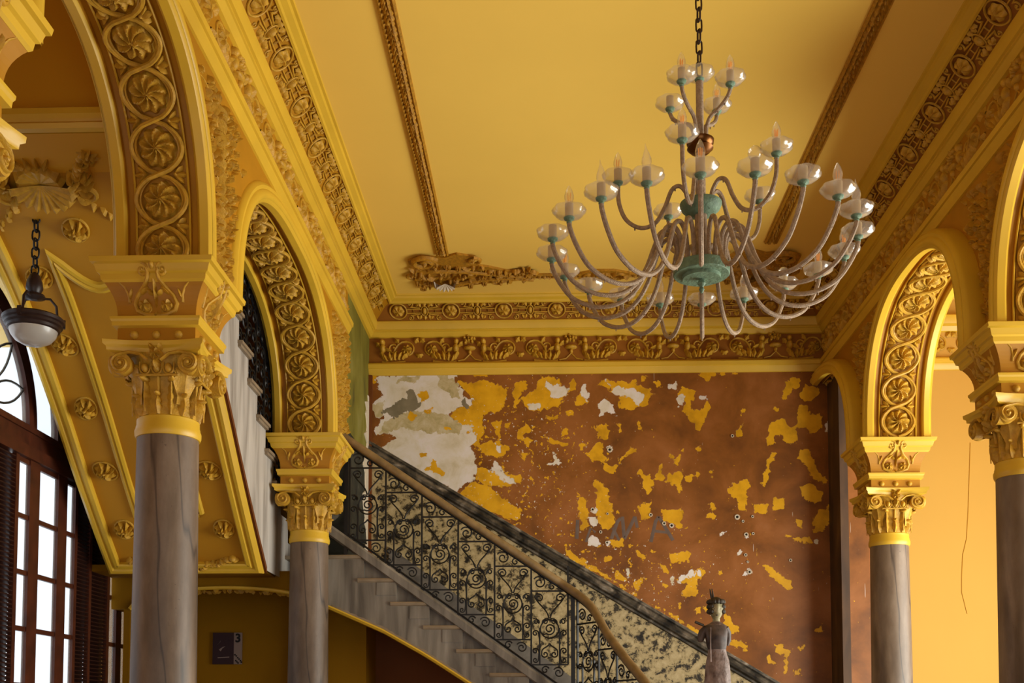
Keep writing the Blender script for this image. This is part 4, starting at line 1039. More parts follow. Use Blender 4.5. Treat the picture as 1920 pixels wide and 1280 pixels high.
# yellow bead along the underside
m = MB(); sec = [(0.01, 0.0), (-0.02, 0.0), (-0.03, -0.012), (-0.02, -0.03), (0.01, -0.035)]
xs = np.linspace(-1.76, 1.28, 40)
m.grid([[(x, YA + a, soff(x) + b) for a, b in sec] for x in xs]); m.build('soffit_bead', YEL, st)
# ragged worn plaster along the lower edge of the string
m = MB(); rnd = random.Random(9)
rows = [[(x, YA - 0.003, soff(x) + 0.0), (x, YA - 0.004, soff(x) + 0.012 + 0.012 * rnd.random())] for x in np.linspace(-1.7, 1.2, 140)]
m.grid(rows); m.build('worn_edge', TREAD, st, smooth=False)
# under-stair walls
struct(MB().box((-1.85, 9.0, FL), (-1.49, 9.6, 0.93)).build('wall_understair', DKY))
m = MB(); xs = np.linspace(-1.49, 1.25, 30)
m.grid([[(x, 9.5, FL) , (x, 9.5, soff(x) - 0.01)] for x in xs]); struct(m.build('wall_understair_back', BRN, smooth=False))

# ------------------------------------------------------------------ iron balustrade
bal = empty('stair_balustrade', (0, 0, 0)); tag(bal, 'black wrought iron scroll balustrade with worn handrail, descending to the right', 'balustrade')
MW, MDZ, MH = 0.290, 0.199, 0.583
def spiral3(cx, cz, r, turns, d, a0, tail=None, n0=14):
    n = int(n0 * turns) + 3; pts = []
    for i in range(n):
        f = i / (n - 1); a = a0 + d * 2 * pi * turns * f; rr = r * (1 - 0.8 * f); pts.append((cx + rr * cos(a), 0, cz + rr * sin(a)))
    return [(a, 0, b) for a, b in (tail or [])] + pts
def iron(pts_list, name, r=0.0062):
    m = MB()
    for p in pts_list: m.tube(p, r, 5)
    return m.mesh(name, IRON)
w_, h_ = MW, MH
def bez(p0, p1, p2, p3, n=9):
    return [((1 - t) ** 3 * p0[0] + 3 * (1 - t) ** 2 * t * p1[0] + 3 * (1 - t) * t * t * p2[0] + t ** 3 * p3[0], (1 - t) ** 3 * p0[1] + 3 * (1 - t) ** 2 * t * p1[1] + 3 * (1 - t) * t * t * p2[1] + t ** 3 * p3[1]) for t in np.linspace(0, 1, n)]
# lyre scroll (right half): from centre low to upper corner curling in;  origin at panel centre-top
I_LYRE = iron([spiral3(0.083, -0.055, 0.036, 1.35, 1, 0.35, tail=bez((0.004, -0.215), (0.02, -0.14), (0.075, -0.12), (0.112, -0.055)))], 'lyre_scroll')
I_TOPC = iron([spiral3(0, 0, 0.030, 1.2, 1, -0.6, tail=[(-0.03, 0.03), (0.0, 0.034)])], 'small_scroll')
I_CIRC = iron([[(0.072 * cos(a), 0, 0.072 * sin(a)) for a in [2 * pi * k / 28 for k in range(29)]]], 'ring')
I_CSP = iron([spiral3(0, 0, 0.048, 1.6, 1, -2.2, tail=[(-0.068, -0.03), (-0.045, -0.045)])], 'ring_spiral')
I_SIDE = iron([spiral3(0, 0, 0.027, 1.25, -1, pi, tail=[(-0.034, -0.09), (-0.032, -0.04)])], 'side_scroll')
I_HEART = iron([spiral3(0.036, -0.085, 0.028, 1.2, -1, 0.4, tail=bez((0.0, 0.0), (0.012, -0.035), (0.066, -0.03), (0.062, -0.075)))], 'heart_scroll')
I_BAR = MB().box((-0.006, -0.006, -0.29), (0.006, 0.006, 0)).mesh('scroll_bar', IRON)
I_FILL = iron([spiral3(0, 0, 0.052, 1.5, -1, 2.6)], 'filler_scroll')
I_FILS = iron([spiral3(0, 0, 0.032, 1.2, 1, 0.4)], 'filler_scroll_small')
I_CB = MB().box((0, -0.006, -0.006), (MW, 0.006, 0.006)).mesh('cross_bar', IRON)
I_VB = MB().box((-0.007, -0.007, -MH), (0.007, 0.007, MDZ)).mesh('upright_bar', IRON)
def sect(P, ux, drop, first=False, last=False, uy=(0, 1, 0)):
    """one module: P = top left corner of the panel; ux = direction of going down (unit, horizontal)"""
    P = Vector(P); u = Vector(ux); n = Vector((-u.y, u.x, 0)); Z = Vector((0, 0, 1))
    def F(a, c, sx=1, sc=1, sz=1): return frame(P + u * a + Z * c, u * sx * sc, n, Z * sc * sz)
    pan = inst('scroll_panel', I_CB, bal, F(0, 0)); inst('cross_bar', I_CB, pan, Matrix.Translation((0, 0, -MH)))
    def A(nm, me, a, c, sx=1, sc=1, sz=1):
        inst(nm, me, pan, frame((a, 0, c), (sx * sc, 0, 0), (0, 1, 0), (0, 0, sc * sz)))
    c_ = MW / 2
    inst('upright_bar', I_VB, bal, F(0, 0))
    for sg in (1, -1):
        A('lyre_scroll', I_LYRE, c_, 0, sg)
        A('small_scroll', I_TOPC, c_ + sg * 0.034, -0.245, sg, 0.85)
        A('small_scroll', I_TOPC, c_ + sg * 0.105, -0.245, -sg, 0.85)
        A('scroll_bar', I_BAR, c_ + sg * 0.078, -MH + 0.29)
        A('side_scroll', I_SIDE, c_ + sg * 0.112, -0.335, sg, 1, 1)
        A('side_scroll', I_SIDE, c_ + sg * 0.112, -0.475, sg, 1, 1)
        A('side_scroll', I_SIDE, c_ + sg * 0.112, -0.545, sg, 0.85, -1)
        A('heart_scroll', I_HEART, c_, -0.415, sg)
    A('ring', I_CIRC, c_, -0.30); A('ring_spiral', I_CSP, c_, -0.30)
    A('filler_scroll', I_FILL, 0.066, 0.068); A('filler_scroll_small', I_FILS, 0.165, 0.035); A('filler_scroll', I_FILL, 0.215, -MH - 0.062, 1, 0.85); A('filler_scroll_small', I_FILS, 0.11, -MH - 0.042)
PX0, PZ0 = -1.283, 1.822
for k in range(-1, 5):
    sect((PX0 + MW * k, YA + 0.02, PZ0 - MDZ * k), (1, 0, 0), MDZ)
ENDX = PX0 + MW * 5
inst('upright_bar', I_VB, bal, Matrix.Translation((ENDX - 0.0, YA + 0.02, PZ0 - MDZ * 5 + 0.2)))
# end posts
MB().box((-1.614, YA + 0.0, 1.29), (-1.584, YA + 0.03, 2.17)).build('end_post', IRON, bal)
MB().box((0.19, YA + 0.0, 0.05), (0.222, YA + 0.035, 1.0)).build('end_post', IRON, bal)
# curved lower part turning toward the hall
curve = [(0.22, 8.60, 0.98), (0.33, 8.48, 0.90), (0.457, 8.2, 0.643), (0.57, 7.95, 0.45), (0.688, 7.7, 0.266), (0.80, 7.42, 0.05), (0.88, 7.1, -0.16), (0.93, 6.75, -0.34)]
cl = [0.0]
for i in range(1, len(curve)): cl.append(cl[-1] + math.hypot(curve[i][0] - curve[i - 1][0], curve[i][1] - curve[i - 1][1]))
def oncurve(d): return Vector([float(np.interp(d, cl, [c_[j] for c_ in curve])) for j in range(3)])
for i in range(5):
    P, Q = oncurve(0.03 + MW * i), oncurve(0.03 + MW * (i + 1)); u = Vector((Q.x - P.x, Q.y - P.y, 0)).normalized()
    sect((P.x, P.y, P.z - 0.21 - 0.02 * i), u, 0.2)
# bottom flat bar
m = MB(); m.tube([(x, YA + 0.02, LZ + 0.075 - 0.7176 * (x - LX)) for x in np.linspace(-1.6, 0.25, 4)], 0.009, 5); m.build('bottom_rail', IRON, bal)
# handrail
hr = [(-1.76, YA + 0.02, 2.39), (-1.647, YA + 0.02, 2.29), (-1.2, YA + 0.02, 1.985), (-0.5, YA + 0.02, 1.505), (0.0, YA + 0.02, 1.165), (0.14, YA + 0.02, 1.07)] + curve[1:]
P = [Vector(p) for p in hr]; fine = []
for i in range(len(P) - 1):
    p0, p1, p2, p3 = P[max(i - 1, 0)], P[i], P[i + 1], P[min(i + 2, len(P) - 1)]
    for t in np.linspace(0, 1, 6, endpoint=False):
        fine.append(0.5 * ((2 * p1) + (-p0 + p2) * t + (2 * p0 - 5 * p1 + 4 * p2 - p3) * t * t + (-p0 + 3 * p1 - 3 * p2 + p3) * t ** 3))
fine.append(P[-1])
m = MB(); m.tube(fine, 0.033, 10); m.build('handrail', RAILW, bal)
MB().tube([p - Vector((0, 0, 0.038)) for p in fine], 0.012, 6).build('rail_strap', IRON, bal)

# ------------------------------------------------------------------ statue on the newel
nw = empty('newel_pedestal', (0.985, 6.4, FL)); tag(nw, 'stone pedestal below the frame that carries the small statue', 'pedestal')
MB().box((-0.17, -0.17, 0), (0.17, 0.17, 0.12)).lathe([(0.13, 0.12), (0.12, 0.2), (0.11, 1.1), (0.13, 1.2), (0.15, 1.28), (0.15, 1.34)], 24).build('pedestal_shaft', STRING, nw)
sb = empty('statue', (0.985, 6.4, -0.26)); tag(sb, 'small weathered female statue in draped clothes with dark curled hair, before the dado', 'statue')
rings_ = [(0.0, 0.085, 0.075, 0, 0), (0.03, 0.088, 0.078, 0, 0), (0.15, 0.082, 0.07, 0, 0), (0.30, 0.080, 0.066, 0.002, 0), (0.42, 0.077, 0.062, 0.003, 0), (0.50, 0.074, 0.058, 0.005, 0), (0.565, 0.071, 0.055, 0.006, 0), (0.61, 0.066, 0.05, 0.006, 0),
          (0.65, 0.055, 0.042, 0.004, 0), (0.675, 0.052, 0.04, 0.003, 0), (0.70, 0.058, 0.043, 0.001, -0.004), (0.73, 0.062, 0.052, 0, -0.008), (0.76, 0.066, 0.052, -0.001, -0.006), (0.795, 0.07, 0.042, -0.002, 0), (0.815, 0.062, 0.034, -0.002, 0.002), (0.828, 0.038, 0.028, -0.001, 0.002),
          (0.838, 0.022, 0.021, 0, 0.0), (0.855, 0.020, 0.02, 0.0, -0.002), (0.865, 0.027, 0.03, 0.0, -0.006), (0.885, 0.036, 0.040, 0.001, -0.006), (0.91, 0.042, 0.047, 0.001, -0.004), (0.935, 0.041, 0.047, 0.001, 0), (0.955, 0.030, 0.036, 0.001, 0.002), (0.965, 0.012, 0.015, 0.001, 0.002)]
m = MB(); rows = []; NS = 32
for (z, rx, ry, cx, cy) in rings_:
    row = []
    for k in range(NS):
        a = 2 * pi * k / NS
        fold = 1.0
        if z < 0.62: fold = 1 + 0.10 * cos(9 * a + z * 6) * min(1, (0.64 - z) * 3) - 0.16 * math.exp(-((a - 1.5 * pi - 0.1) / 0.22) ** 2) * min(1, (0.6 - z) * 3)
        elif 0.68 < z < 0.8: fold = 1 + 0.03 * cos(7 * a + z * 40)
        x, y = cx + rx * fold * cos(a), cy + ry * fold * sin(a)
        if 0.87 < z < 0.94:                       # face: nose, eye hollows
            fa = a - 1.5 * pi
            if abs(fa) < 0.12 and 0.885 < z < 0.92: y -= 0.009
            elif 0.2 < abs(fa) < 0.6 and z > 0.9: y += 0.004
        row.append((x, y, z))
    rows.append(row)
m.grid(rows, close_v=True); m.add(rows[0], [tuple(reversed(range(NS)))]); m.add(rows[-1], [tuple(range(NS))])
mi = [2 if np.mean([m.v[i][2] for i in f]) > 0.835 else 1 if 0.665 < np.mean([m.v[i][2] for i in f]) < 0.81 else 0 for f in m.f]; m.m = mi
m.build('body', [STAT, STATD, STATF], sb, ang=80)
m = MB()
m.tube([(-0.052, 0, 0.80), (-0.078, 0.005, 0.775), (-0.092, 0.0, 0.735), (-0.094, 0.0, 0.72)], [0.024, 0.025, 0.021, 0.012], 10)
m.build('upper_arm', STATD, sb); m = MB()
m.tube([(0.05, 0, 0.80), (0.066, 0.01, 0.77), (0.07, 0.02, 0.73), (0.066, 0.02, 0.70)], [0.023, 0.022, 0.018, 0.010], 10)
m.build('upper_arm', STATD, sb)
m = MB()
for k in range(39):
    a = 2 * pi * k / 13; zl = 0.888 + 0.028 * (k // 13)
    fr = abs(((a - 1.5 * pi + pi) % (2 * pi)) - pi)
    if fr < 0.8 and k < 26: continue
    q = MB().lathe([(0.001, -0.016), (0.014, -0.009), (0.017, 0.0), (0.013, 0.010), (0.001, 0.016)], 8)
    m.add([(x + 0.040 * cos(a), y + 0.044 * sin(a), z + zl + 0.008) for x, y, z in q.v], q.f)
m.lathe([(0.036, 0.945), (0.038, 0.958), (0.028, 0.974), (0.008, 0.982)], 14)
m.build('curled_hair', STATH, sb)
q = MB()
for sg in (1, -1): q.dome(sg * 0.016, 0.908, 0.007, 0.004, 0.003, seg=8, rings=2)
q.dome(0, 0.872, 0.009, 0.0035, 0.003, seg=8, rings=2)
q.mapped(lambda u, v, w: (u, -0.047 - w + abs(u) * 0.35 + (0.004 if v < 0.88 else 0), v)); q.build('facial_features', STATD, sb)
MB().tube([(-0.02, 0, 0.96), (-0.03, 0, 1.0), (-0.034, 0, 1.03)], [0.008, 0.006, 0.003], 6).tube([(-0.016, 0, 0.96), (-0.016, 0, 0.99), (-0.022, 0, 1.03)], [0.007, 0.005, 0.003], 6).build('head_spike', STATH, sb)
MB().tube([(-0.075, -0.01, 0.815), (-0.125, -0.02, 0.835)], 0.008, 6).build('broken_rod', STATH, sb)
MB().tube([(-0.04, -0.045, 0.80), (-0.045, -0.065, 0.70), (-0.045, -0.075, 0.6)], 0.004, 5).build('drape_cord', STAT, sb)

# ------------------------------------------------------------------ stair gallery (left): soffit, string, door
SX0, SX1 = -3.27, -2.10
sofp = [(8.12, 1.10), (7.9, 1.16), (7.46, 1.55), (7.27, 1.72), (7.0, 2.02), (6.75, 2.27), (6.5, 2.48), (6.2, 2.70), (5.95, 2.83), (5.7, 2.91), (5.3, 2.95)]
SP = [Vector((0, y, z)) for y, z in [(8.06, 1.10), (7.72, 1.40), (7.38, 1.72), (7.06, 2.04), (6.78, 2.30), (6.50, 2.54), (6.22, 2.73), (5.95, 2.87), (5.65, 2.97), (5.3, 3.01)]]
def cr_spline(P, n=5):
    out = []
    for i in range(len(P) - 1):
        p0, p1, p2, p3 = P[max(i - 1, 0)], P[i], P[i + 1], P[min(i + 2, len(P) - 1)]
        for t in np.linspace(0, 1, n, endpoint=False):
            out.append(0.5 * ((2 * p1) + (-p0 + p2) * t + (2 * p0 - 5 * p1 + 4 * p2 - p3) * t * t + (-p0 + 3 * p1 - 3 * p2 + p3) * t ** 3))
    return out + [P[-1]]
SF = cr_spline(SP, 6)
SLEN = [0]
for i in range(1, len(SF)): SLEN.append(SLEN[-1] + (SF[i] - SF[i - 1]).length)
def sof(s_):
    s_ = max(0, min(SLEN[-1] - 1e-4, s_)); i = max(j for j in range(len(SLEN) - 1) if SLEN[j] <= s_)
    t = (s_ - SLEN[i]) / (SLEN[i + 1] - SLEN[i]); p = SF[i].lerp(SF[i + 1], t); d = (SF[i + 1] - SF[i]).normalized()
    nrm = Vector((0, d.z, -d.y))       # pointing down/toward the hall
    if nrm.z > 0: nrm = -nrm
    return p, d, nrm
upper = empty('upper_stair_flight', (0, 0, 0)); tag(upper, 'upper stair flight with pale stepped string and coffered yellow underside', 'staircase')
m = MB(); m.grid([[(SX0, p.y, p.z), (SX1, p.y, p.z)] for p in SF], flip=False)
m.build('soffit_panel', OCH if False else paint('soffit_ochre', (186, 132, 28), 0.6, 0.12, 3), upper)
def sof_mould(pts, sec, name='soffit_moulding', closed=False):
    """pts: list of (x, s) on the soffit; sec: (side offset, height)"""
    m = MB(); rows = []; n = len(pts)
    for i, (x, s_) in enumerate(pts):
        a = pts[(i - 1) % n] if closed or i > 0 else pts[i]; b = pts[(i + 1) % n] if closed or i < n - 1 else pts[i]
        d0 = Vector((pts[i][0] - a[0], pts[i][1] - a[1])); d1 = Vector((b[0] - pts[i][0], b[1] - pts[i][1]))
        if d0.length < 1e-9: d0 = d1
        if d1.length < 1e-9: d1 = d0
        d0.normalize(); d1.normalize(); t = (d0 + d1); t.normalize(); k = 1 / max(0.5, t.dot(d0))
        nx, ns = -t.y * k, t.x * k; row = []
        for o, h in sec:
            p, d, nrm = sof(s_ + ns * o); row.append(Vector((x + nx * o, p.y, p.z)) + nrm * h)
        rows.append([tuple(r) for r in row])
    m.grid(rows, close_u=closed); 
    return m.build(name, YEL, upper, ang=25)
secb = [(-0.055, 0), (-0.055, 0.03), (-0.045, 0.038), (-0.02, 0.036), (-0.012, 0.022), (0.0, 0.02), (0.01, 0.032), (0.03, 0.034), (0.045, 0.02), (0.055, 0.012), (0.06, 0)]
secs = [(-0.035, 0), (-0.032, 0.02), (-0.015, 0.026), (-0.005, 0.014), (0.008, 0.022), (0.025, 0.018), (0.035, 0)]
def dens(pts, n=14):
    out = []
    for i in range(len(pts) - 1):
        for t in np.linspace(0, 1, n, endpoint=False): out.append((pts[i][0] + (pts[i + 1][0] - pts[i][0]) * t, pts[i][1] + (pts[i + 1][1] - pts[i][1]) * t))
    return out + [pts[-1]]
ST = SLEN[-1]
sof_mould(dens([(SX1 - 0.06, ST - 0.06), (SX1 - 0.06, 0.06), (SX0 + 0.06, 0.06), (SX0 + 0.06, ST - 0.06)], 30), secb)
# inner panel outline, concave top
ix0, ix1, is0, is1 = SX0 + 0.36, SX1 - 0.36, 0.56, 2.45
top = [(ix0 + (ix1 - ix0) * t, is1 - 0.20 * sin(pi * t)) for t in np.linspace(0, 1, 16)]
sof_mould(dens([(ix1, is0), (ix0, is0), (ix0, is1)], 20) + top[1:] + dens([(ix1, is1), (ix1, is0)], 20)[1:], secs)
# flower pateras along the borders
m = MB(); m.stroke([(0.085 * cos(a), 0.070 * sin(a)) for a in [2 * pi * k / 24 for k in range(25)]], 0.008); rnd = random.Random(3)
for k in range(8): m.leaf(0, 0, 2 * pi * k / 8 + 0.2, 0.076, 0.017, 0.034, 3, curl=0.5, nl=12)
for k in range(5): m.leaf(0, 0, 2 * pi * k / 5 + 0.6, 0.046, 0.013, 0.05, 2, curl=-0.5, nl=9)
m.dome(0, 0, 0.016, 0.016, 0.065, seg=8, rings=3)
PAT = m.mesh('soffit_patera', ORN)
def on_sof(nm, me, x, s_, rot=0.0, sc=1.0):
    p, d, nrm = sof(s_); u = Vector((1, 0, 0)); v = nrm.cross(u); 
    uu = u * cos(rot) + v * sin(rot); vv = nrm.cross(uu)
    return inst(nm, me, upper, frame(Vector((x, p.y, p.z)) + nrm * 0.002, uu * sc, vv * sc, nrm * sc))
for x in (SX0 + 0.235, SX1 - 0.215):
    for s_ in (0.42, 0.92, 1.40, 1.86, 2.32): on_sof('soffit_patera', PAT, x, s_, s_ * 3)
on_sof('soffit_patera', PAT, -2.70, 2.64, 1.0); on_sof('soffit_patera', PAT, -2.40, 3.22, 2.0); on_sof('soffit_patera', PAT, -2.86, 3.3, 2.0)
# shell crown where the lantern hangs, and bottom shell
rnd = random.Random(8)
m = MB(); m.shell(0, 0, 0.20, -0.15, pi + 0.15, 11, 0.07); m.shell(0, 0, 0.14, pi, 2 * pi, 7, 0.05)
for sg in (1, -1):
    m.spiral(sg * 0.22, 0.10, 0.07, 1.4, sg, 0, 0.018); m.spiral(sg * 0.26, -0.09, 0.055, 1.3, -sg, 0, 0.015)
    for k in range(9): m.leaf(sg * (0.16 + 0.022 * k), 0.10 - 0.035 * k, pi / 2 - sg * (0.3 + 0.35 * k), 0.09, 0.02, 0.035, 3, curl=-sg * 0.8)
    for k in range(4): m.flower(sg * (0.20 + 0.05 * k), -0.04 - 0.06 * k + 0.03 * (k % 2), 0.045, 6, 0.06, seg=30, rings=4)
    for k in range(9):
        t = k / 8; m.dome(sg * (0.20 + 0.16 * t), -0.02 - 0.25 * t + rnd.uniform(-0.02, 0.02), 0.032, 0.032, 0.06, seg=9, rings=3)
    for k in range(6): m.leaf(sg * (0.22 + 0.035 * k), 0.15 + 0.035 * k, pi / 2 - sg * (0.5 + 0.4 * (k % 2)), 0.07, 0.022, 0.035, 3, curl=sg * 0.7)
for k in range(5): m.leaf(-0.06 + 0.03 * k, -0.10, -pi / 2 + (k - 2) * 0.3, 0.14, 0.024, 0.05, 1)
CROWN = m.mesh('shell_crown', ORN)
on_sof('shell_crown', CROWN, -2.76, 2.98, pi)
m = MB(); m.shell(0, 0, 0.12, 0, pi, 9, 0.05)
for sg in (1, -1):
    for k in range(8):
        t = k / 7; m.dome(sg * (0.1 + 0.28 * t), 0.10 - 0.07 * t + rnd.uniform(-0.015, 0.015), 0.028, 0.024, 0.045, seg=8, rings=3)
        m.leaf(sg * (0.1 + 0.27 * t), 0.08 - 0.07 * t, pi / 2 - sg * rnd.uniform(0.3, 1.4), 0.06, 0.018, 0.035, 1, nl=6)
on_sof('garland', m.mesh('garland', ORN), (SX0 + SX1) / 2, 0.17, pi)
# stepped string of the upper flight
m = MB(); XS = -2.085
R2, T2 = 0.186, 0.245
def s_z(y): return float(np.interp(-y, [-p.y for p in SF], [p.z for p in SF]))
steps = [(7.98 - T2 * k, 1.99 + R2 * k) for k in range(-3, 10)]      # (front y of the tread end, z)
for y, z in steps:
    for j in range(3):
        ya, yb = y + T2 * (1 - j / 3), y + T2 * (1 - (j + 1) / 3)
        za = s_z(min(ya, 8.06)) if ya < 8.06 else 1.10; zb = s_z(min(yb, 8.06)) if yb < 8.06 else 1.10
        m.add([(XS, ya, za + 0.02), (XS, yb, zb + 0.02), (XS, yb, z), (XS, ya, z)], [(0, 1, 2, 3)])
        m.add([(XS - 0.06, ya, z), (XS - 0.06, yb, z), (XS, yb, z), (XS, ya, z)], [(0, 1, 2, 3)])
m.build('stepped_string', STRING2, upper, smooth=False)
for y, z in steps[2:]:
    MB().box((XS - 1.1, y - 0.03, z), (XS + 0.035, y + T2 + 0.01, z + 0.022)).box((XS - 1.1, y - 0.022, z - 0.02), (XS + 0.022, y + T2, z)).build('tread', TREAD, upper, smooth=False)
# brown strip between string and soffit edge
m = MB(); m.grid([[(XS + 0.004, p.y, p.z - 0.005), (XS + 0.004, p.y, p.z + 0.045)] for p in SF]); m.grid([[(SX1, p.y, p.z), (XS + 0.004, p.y, p.z)] for p in SF]); m.build('string_edge', BRN, upper)
# iron railing of the upper flight, dense scrolls
ub = empty('upper_balustrade', (0, 0, 0)); tag(ub, 'black iron scroll railing above the pale stepped string, seen edge-on through the left arch', 'balustrade')
hp = MB()
for k in range(-2, 9):
    y, z = 7.98 - T2 * k + 0.1, 1.99 + R2 * k
    MB().box((XS - 0.05, y - 0.007, z + 0.02), (XS - 0.036, y + 0.007, z + 0.92)).build('upright_bar', IRON, ub)
    for j, (c_, r_) in enumerate(((0.12, 0.05), (0.25, 0.06), (0.40, 0.075), (0.56, 0.06), (0.70, 0.055), (0.82, 0.045))):
        for dy, sg in ((-0.06, 1), (-0.18, -1)):
            inst('scroll', I_FILL, ub, frame((XS - 0.043, y + dy, z + c_ + 0.06), (0, sg * r_ / 0.052, 0), (1, 0, 0), (0, 0, r_ / 0.052)))
MB().tube([(XS - 0.043, 7.98 - T2 * k, 2.93 + R2 * k) for k in (-2.5, 9)], 0.03, 8).build('handrail', IRON, ub)
MB().tube([(XS - 0.043, 7.98 - T2 * k, 2.06 + R2 * k) for k in (-2.5, 9)], 0.012, 6).build('bottom_rail', IRON, ub)

# vertical wall below the soffit with a low arch, recess behind
WY = 8.46
m = MB(); n = 24; ax0, ax1 = -3.26, -1.76
def az(x): t = (x - ax0) / (ax1 - ax0); return 0.876 + 0.165 * sqrt(max(0, 1 - (2 * t - 1) ** 2)) if 0 < t < 1 else 0.876
for i in range(n):
    xa, xb = ax0 + (ax1 - ax0) * i / n, ax0 + (ax1 - ax0) * (i + 1) / n
    m.add([(xa, WY, az(xa)), (xb, WY, az(xb)), (xb, WY, 1.17), (xa, WY, 1.17)], [(0, 1, 2, 3)])
    m.add([(xa, WY, az(xa)), (xb, WY, az(xb)), (xb, WY + 0.35, az(xb)), (xa, WY + 0.35, az(xa))], [(0, 1, 2, 3)], 0)
m.box((-3.41, WY, 0.876), (ax0, WY + 0.35, 1.17)); m.box((-3.31, WY, FL), (ax0, WY + 0.2, 0.876), 0); m.box((-3.41, 8.07, 1.12), (-2.12, WY, 1.17))
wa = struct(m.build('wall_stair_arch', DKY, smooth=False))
m = MB(); m.tube([(x, WY - 0.01, az(x)) for x in np.linspace(ax0, ax1, 30)], 0.016, 6); m.build('arch_bead', YEL, wa)
m = MB(); rnd = random.Random(6)
for k in range(60):
    x = ax0 + (ax1 - ax0) * (k + 0.5) / 60
    m.leaf(x, 0.10 + rnd.uniform(0, 0.12), rnd.uniform(0, 6.28), 0.06, 0.016, 0.02, 1, nl=5)
m.mapped(lambda u, v, w: (u, WY + v, az(u) - w)); m.build('carved_foliage', ORN, wa)
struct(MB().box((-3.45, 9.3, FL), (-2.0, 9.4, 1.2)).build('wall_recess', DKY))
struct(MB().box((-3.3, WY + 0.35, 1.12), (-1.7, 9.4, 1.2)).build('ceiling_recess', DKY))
# numbered plaque
sg_ = empty('plaque', (-2.73, 9.29, 0.62)); tag(sg_, 'small dark maroon wall plaque with grey strip marked 3', 'sign')
MB().box((-0.125, -0.012, -0.135), (0.058, 0, 0.135)).build('picture_field', SIGN_D, sg_, smooth=False)
MB().box((0.058, -0.012, -0.135), (0.128, 0, 0.135)).build('number_strip', SIGN_G, sg_, smooth=False)
tx = bpy.data.curves.new('numeral', 'FONT'); tx.body = '3'; tx.size = 0.10; tx.align_x = 'CENTER'; tx.align_y = 'CENTER'; tx.extrude = 0.001; tx.offset = 0.0035
tx.materials.append(BLK); t0_ = bpy.data.objects.new('numeral', tx); tme = bpy.data.meshes.new_from_object(t0_); bpy.data.objects.remove(t0_)
to = inst('numeral', tme); to.parent = sg_; to.location = (0.093, -0.0135, 0.085); to.rotation_euler = (pi / 2, 0, 0)
m = MB()
for a, b in ((0.062, -0.055), (0.074, -0.065), (0.086, -0.08), (0.098, -0.092), (0.11, -0.105), (0.118, -0.118), (0.07, -0.105), (0.08, -0.115), (0.09, -0.125)): m.box((a, -0.0135, b - 0.006), (a + 0.013, -0.011, b + 0.007))
m.build('stepped_print', BLK, sg_, smooth=False)
m = MB(); m.prism([(-0.085, 0.03), (-0.06, 0.055), (-0.055, 0.068), (-0.066, 0.05)], 0, 0.001); m.prism([(-0.07, -0.01), (-0.04, 0.012), (-0.015, 0.018), (-0.04, 0.0), (-0.055, -0.025)], 0, 0.001); m.prism([(-0.08, -0.075), (0.02, -0.07), (0.02, -0.078), (-0.08, -0.083)], 0, 0.001)
m.mapped(lambda u, v, w: (u, -0.0125 - w, v)); m.build('pale_print', SIGN_G, sg_, smooth=False)

# flat landing beam above the soffit and the gallery shell
struct(MB().box((-3.45, 5.30, 2.96), (XLB - 0.02, 5.9, 4.1)).build('wall_gallery_beam', paint('beam_brown', (206, 150, 24), 0.7, 0.08, 1)))
m = MB(); sec = [(0, 2.96), (-0.04, 2.96), (-0.055, 2.98), (-0.04, 2.995), (-0.05, 3.01), (-0.07, 3.02), (-0.07, 3.05), (-0.03, 3.075), (0, 3.08)]
m.grid([[(x, 5.29 + a, z) for a, z in sec] for x in (-3.45, XLB)], flip=True); struct(m.build('trim_18', YEL))
struct(MB().box((-3.8, 8.95, FL), (-3.45, 10.2, ZC)).box((-3.8, -3, FL), (-3.45, 4.9, ZC)).box((-3.8, 4.9, 3.1), (-3.45, 8.95, ZC)).build('wall_outer_left', OCH))

# ------------------------------------------------------------------ glazed timber door with fanlight
DXI = -3.45
d1 = empty('door_1', (0, 0, 0)); struct(d1, 'tall red-brown glazed double door with arched fanlight')
def dbox(y0, y1, z0, z1, nm, x0=0.018, x1=0.04, mat=WOOD): return MB().box((DXI + x0, y0, z0), (DXI + x1, y1, z1)).build(nm, mat, d1, smooth=False)
cols = [(5.45, 5.60), (5.74, 6.02), (6.12, 6.30), (6.905, 7.053), (7.194, 7.476), (7.617, 7.755), (8.408, 8.544), (8.651, 8.783)]
louv = [(6.36, 6.86), (7.80, 8.02), (8.06, 8.36)]
zrows = [(FL + 0.2, -0.86)] + [(-0.82 + 0.367 * k, -0.49 + 0.367 * k) for k in range(6)]
zrows = [(1.348 + 0.0 - 0.367 * k, 1.685 - 0.367 * k) for k in range(7)]
stiles = []
ys_ = sorted([e for c in cols + louv for e in c])
allc = sorted(cols + louv); prev = 5.3
for a, b in allc:
    dbox(prev, a, FL, 1.72, 'stile', 0.018, 0.048); prev = b
dbox(prev, 8.95, FL, 1.72, 'stile', 0.018, 0.048)
for a, b in cols:
    for z0_, z1_ in zrows:
        dbox(a, b, z1_ - 0.0, z1_ + 0.032, 'rail', 0.018, 0.04)
        MB().box((DXI + 0.024, a, z0_), (DXI + 0.030, b, z1_)).build('pane', PANEG, d1, smooth=False)
    dbox(a, b, FL, zrows[-1][0], 'lower_panel')
slat = MB().box((-0.02, 0, -0.004), (0.022, 1, 0.004)); slat.mapped(lambda x, y, z: (x, y, z + 0.5 * x)); SL = slat.mesh('slat', WOODD, smooth=False)
for a, b in louv:
    MB().box((DXI - 0.002, a - 0.001, FL), (DXI + 0.004, b + 0.001, 1.72)).build('louver_back', WOODD, d1, smooth=False)
    for k in range(80):
        inst('slat', SL, d1, Matrix.Translation((DXI + 0.022, a, 1.69 - 0.029 * k)) @ Matrix.Diagonal((1, b - a, 1, 1)))
